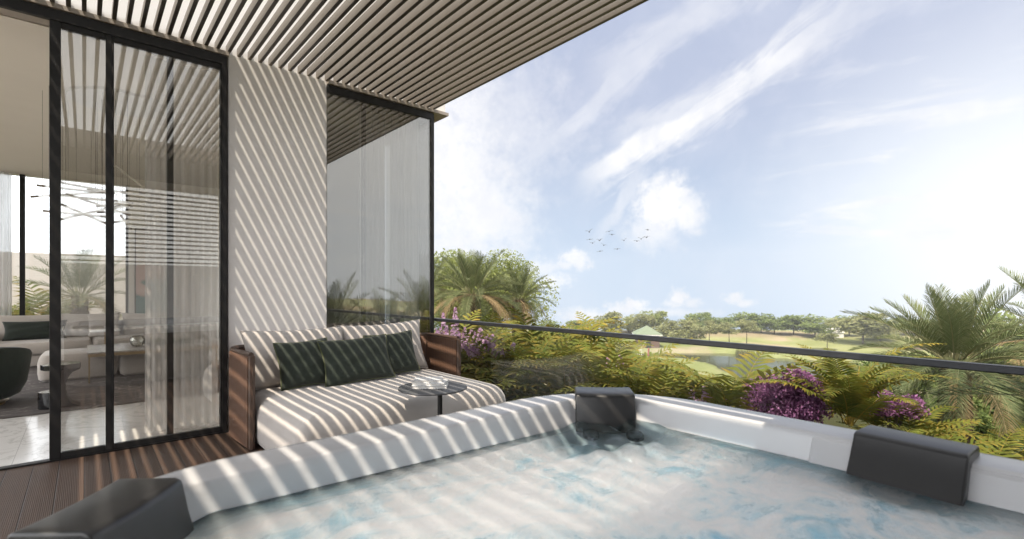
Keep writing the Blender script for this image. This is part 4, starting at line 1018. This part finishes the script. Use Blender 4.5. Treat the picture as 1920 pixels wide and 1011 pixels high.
# ================================================================== ACROSS THE POND
hp = FWD * 109 + RIGHT * ((1213 - 960) / 920 * 109); hz = gz(hp.x, hp.y) - 0.3
hut = thing('hut', 'small brick hut with a pale green hipped roof by the pond', 'hut', (hp.x, hp.y, hz), rz=-R(49))
e = CAMZ - (627 - 541) / 920 * 109 - hz; ap = CAMZ - (611 - 541) / 920 * 109 - hz
MB().box(-2.35, 2.35, -2.35, 2.35, -0.5, e - 0.02).build('wall', 'brick', hut)
mb = MB(); mb.add([(-3.0, -3.0, e + 0.18), (3.0, -3.0, e + 0.18), (3.0, 3.0, e + 0.18), (-3.0, 3.0, e + 0.18), (0, 0, ap + 0.1)], [(0, 1, 4), (1, 2, 4), (2, 3, 4), (3, 0, 4), (3, 2, 1, 0)]); mb.build('roof', 'roof_green', hut)
MB().box(-2.95, 2.95, -2.95, 2.95, e - 0.02, e + 0.175).build('eaves', 'white_paint', hut)
MB().box(-0.5, 0.5, -2.40, -2.353, 0.0, 2.1).build('door', 'bronze_frame', hut)
p = onz(1197, 664, -11.7)
db = MB(); 
for a, b in (((-0.6, 0, -0.6), (1.6, 0, 2.6)), ((0.1, 0.2, -0.6), (0.6, 0, 1.5)), ((0.6, 0, -0.6), (0.7, 0, 1.4)), ((0.7, 0, 1.3), (1.9, 0.2, 3.2))): db.tube([p + RIGHT * a[0] + UP * a[2], p + RIGHT * b[0] + UP * b[2]], [0.07, 0.04], 7)
o = db.build('dead_branch', 'weathered_white', smooth=True); tag(o, 'bleached bare branch leaning at the pond edge in front of the hut', 'branch')
p = onz(1216, 666, -11.9); o = MB().box(p.x - 0.13, p.x + 0.13, p.y - 0.13, p.y + 0.13, -12.6, -10.5).build('marker_post', 'red_paint', bevel=0.02); tag(o, 'red post standing in the pond in front of the hut', 'post')
hp = FWD * 126 + RIGHT * ((1557 - 960) / 920 * 126); hz = gz(hp.x, hp.y)
wh = thing('white_shed', 'white shed glimpsed between trees of the far treeline', 'shed', (hp.x, hp.y, hz), rz=-R(40))
MB().box(-2.2, 2.2, -1.8, 1.8, -0.3, 1.2).build('wall', 'white_paint', wh)
mb = MB(); mb.add([(-2.4, -2, 1.2), (2.4, -2, 1.2), (2.4, 2, 1.2), (-2.4, 2, 1.2), (-2.4, 0, 2.3), (2.4, 0, 2.3)], [(0, 1, 5, 4), (2, 3, 4, 5), (0, 4, 3), (1, 2, 5), (3, 2, 1, 0)]); mb.build('roof', 'weathered_white', wh)
# reeds on the far bank
q = random.Random(5); mb = MB()
for k in range(2600):
    px = q.uniform(1380, 1900); yb = 668 + max(0, (px - 1420)) * 0.052; p = onz(px, yb - q.uniform(0.5, 4.5), -11.9); h = q.uniform(0.5, 1.5); a = q.uniform(0, 3.14); wv = Vector((math.cos(a), math.sin(a), 0)) * 0.08; tl = Vector((q.uniform(-.3, .3), q.uniform(-.3, .3), h)); t0 = (q.random(), q.random() * 0.6)
    mb.add([p - wv, p + wv, p + tl], [(0, 1, 2)], t0)
tag(mb.build('reeds', 'reed_leaf'), 'reeds along the far bank of the pond', 'reeds', kind='stuff')

# ================================================================== BIRDS
birds = [(1105, 435, 14, 0.5), (1142, 434, 13, 0.1), (1147, 440, 12, 0.15), (1106, 449, 12, 0.0), (1124, 451, 12, 0.4), (1111, 456, 10, 0.35), (1132, 460, 11, 0.35), (1125, 471, 12, -0.05), (1157, 467, 12, 0.1), (1170, 451, 10, 0.45), (1194, 452, 11, 0.15), (1202, 448, 11, 0.45), (1212, 445, 13, 0.3), (1214, 431, 12, 0.05)]
BL = ['bird with raised wings at the upper left of the flock', 'bird with bent wings above another in the flock', 'bird just below the upper pair bird, wings bent', 'gliding bird at the left edge of the flock', 'bird with raised wings left of the flock centre', 'small bird lowest but one at the left of the flock', 'bird with wings in a wide v, left of centre and low', 'faint gliding bird at the bottom left of the flock', 'bird with bent wings at the bottom of the flock', 'bird with steep v wings alone in the flock centre', 'leftmost of three birds close together at the right of the flock', 'middle of three birds close together at the right of the flock', 'rightmost of three birds close together, wings spread flat', 'dark gliding bird highest at the right of the flock']
for (px, py, wd, dih), lb in zip(birds, BL):
    t = 62.0; p = atd(px, py, t); W = wd / 920 * t / 2 * 1.12; q = random.Random(px); yaw = q.uniform(-0.3, 0.3); roll = q.uniform(-0.35, 0.35)
    mb = MB(); mb.tube([(0, -0.20, 0), (0, -0.1, 0.0), (0, 0.08, 0.0), (0, 0.2, 0.0)], [0.03, 0.075, 0.07, 0.02], 6)
    for s in (-1, 1):
        A = [(0, -.08, 0.02), (0, .08, 0.02), (s * W * .45, .10, W * dih * 0.9), (s * W * .45, -.06, W * dih * .9), (s * W, -0.02, W * dih * (1.1 if dih > 0.3 else 0.3))]
        B_ = [(x, y, z - 0.02) for x, y, z in A]
        mb.add(A + B_, [(0, 1, 2, 3), (3, 2, 4), (5, 8, 7, 6), (8, 9, 7), (0, 3, 8, 5), (3, 4, 9, 8), (1, 6, 7, 2), (2, 7, 9, 4)])
    o = mb.build('bird', 'bird_feather'); o.location = p; o.rotation_euler = (0.2, roll, -math.atan2(FWD.x, FWD.y) + yaw); tag(o, lb, 'bird', 'birds flying in a loose flock')

# ================================================================== AIR
hz_ = MB().box(-160, 320, -200, 320, -75, 25)
m, t, p = newmat('haze_air'); t.nodes.remove(p)
pv = t.nodes.new('ShaderNodeVolumePrincipled'); pv.inputs['Color'].default_value = (0.86, 0.90, 0.95, 1); pv.inputs['Density'].default_value = 0.0009; pv.inputs['Anisotropy'].default_value = 0.2
t.links.new(pv.outputs[0], t.nodes['Material Output'].inputs['Volume']); MATS['haze_air'] = m
tag(hz_.build('haze', 'haze_air'), kind='stuff')
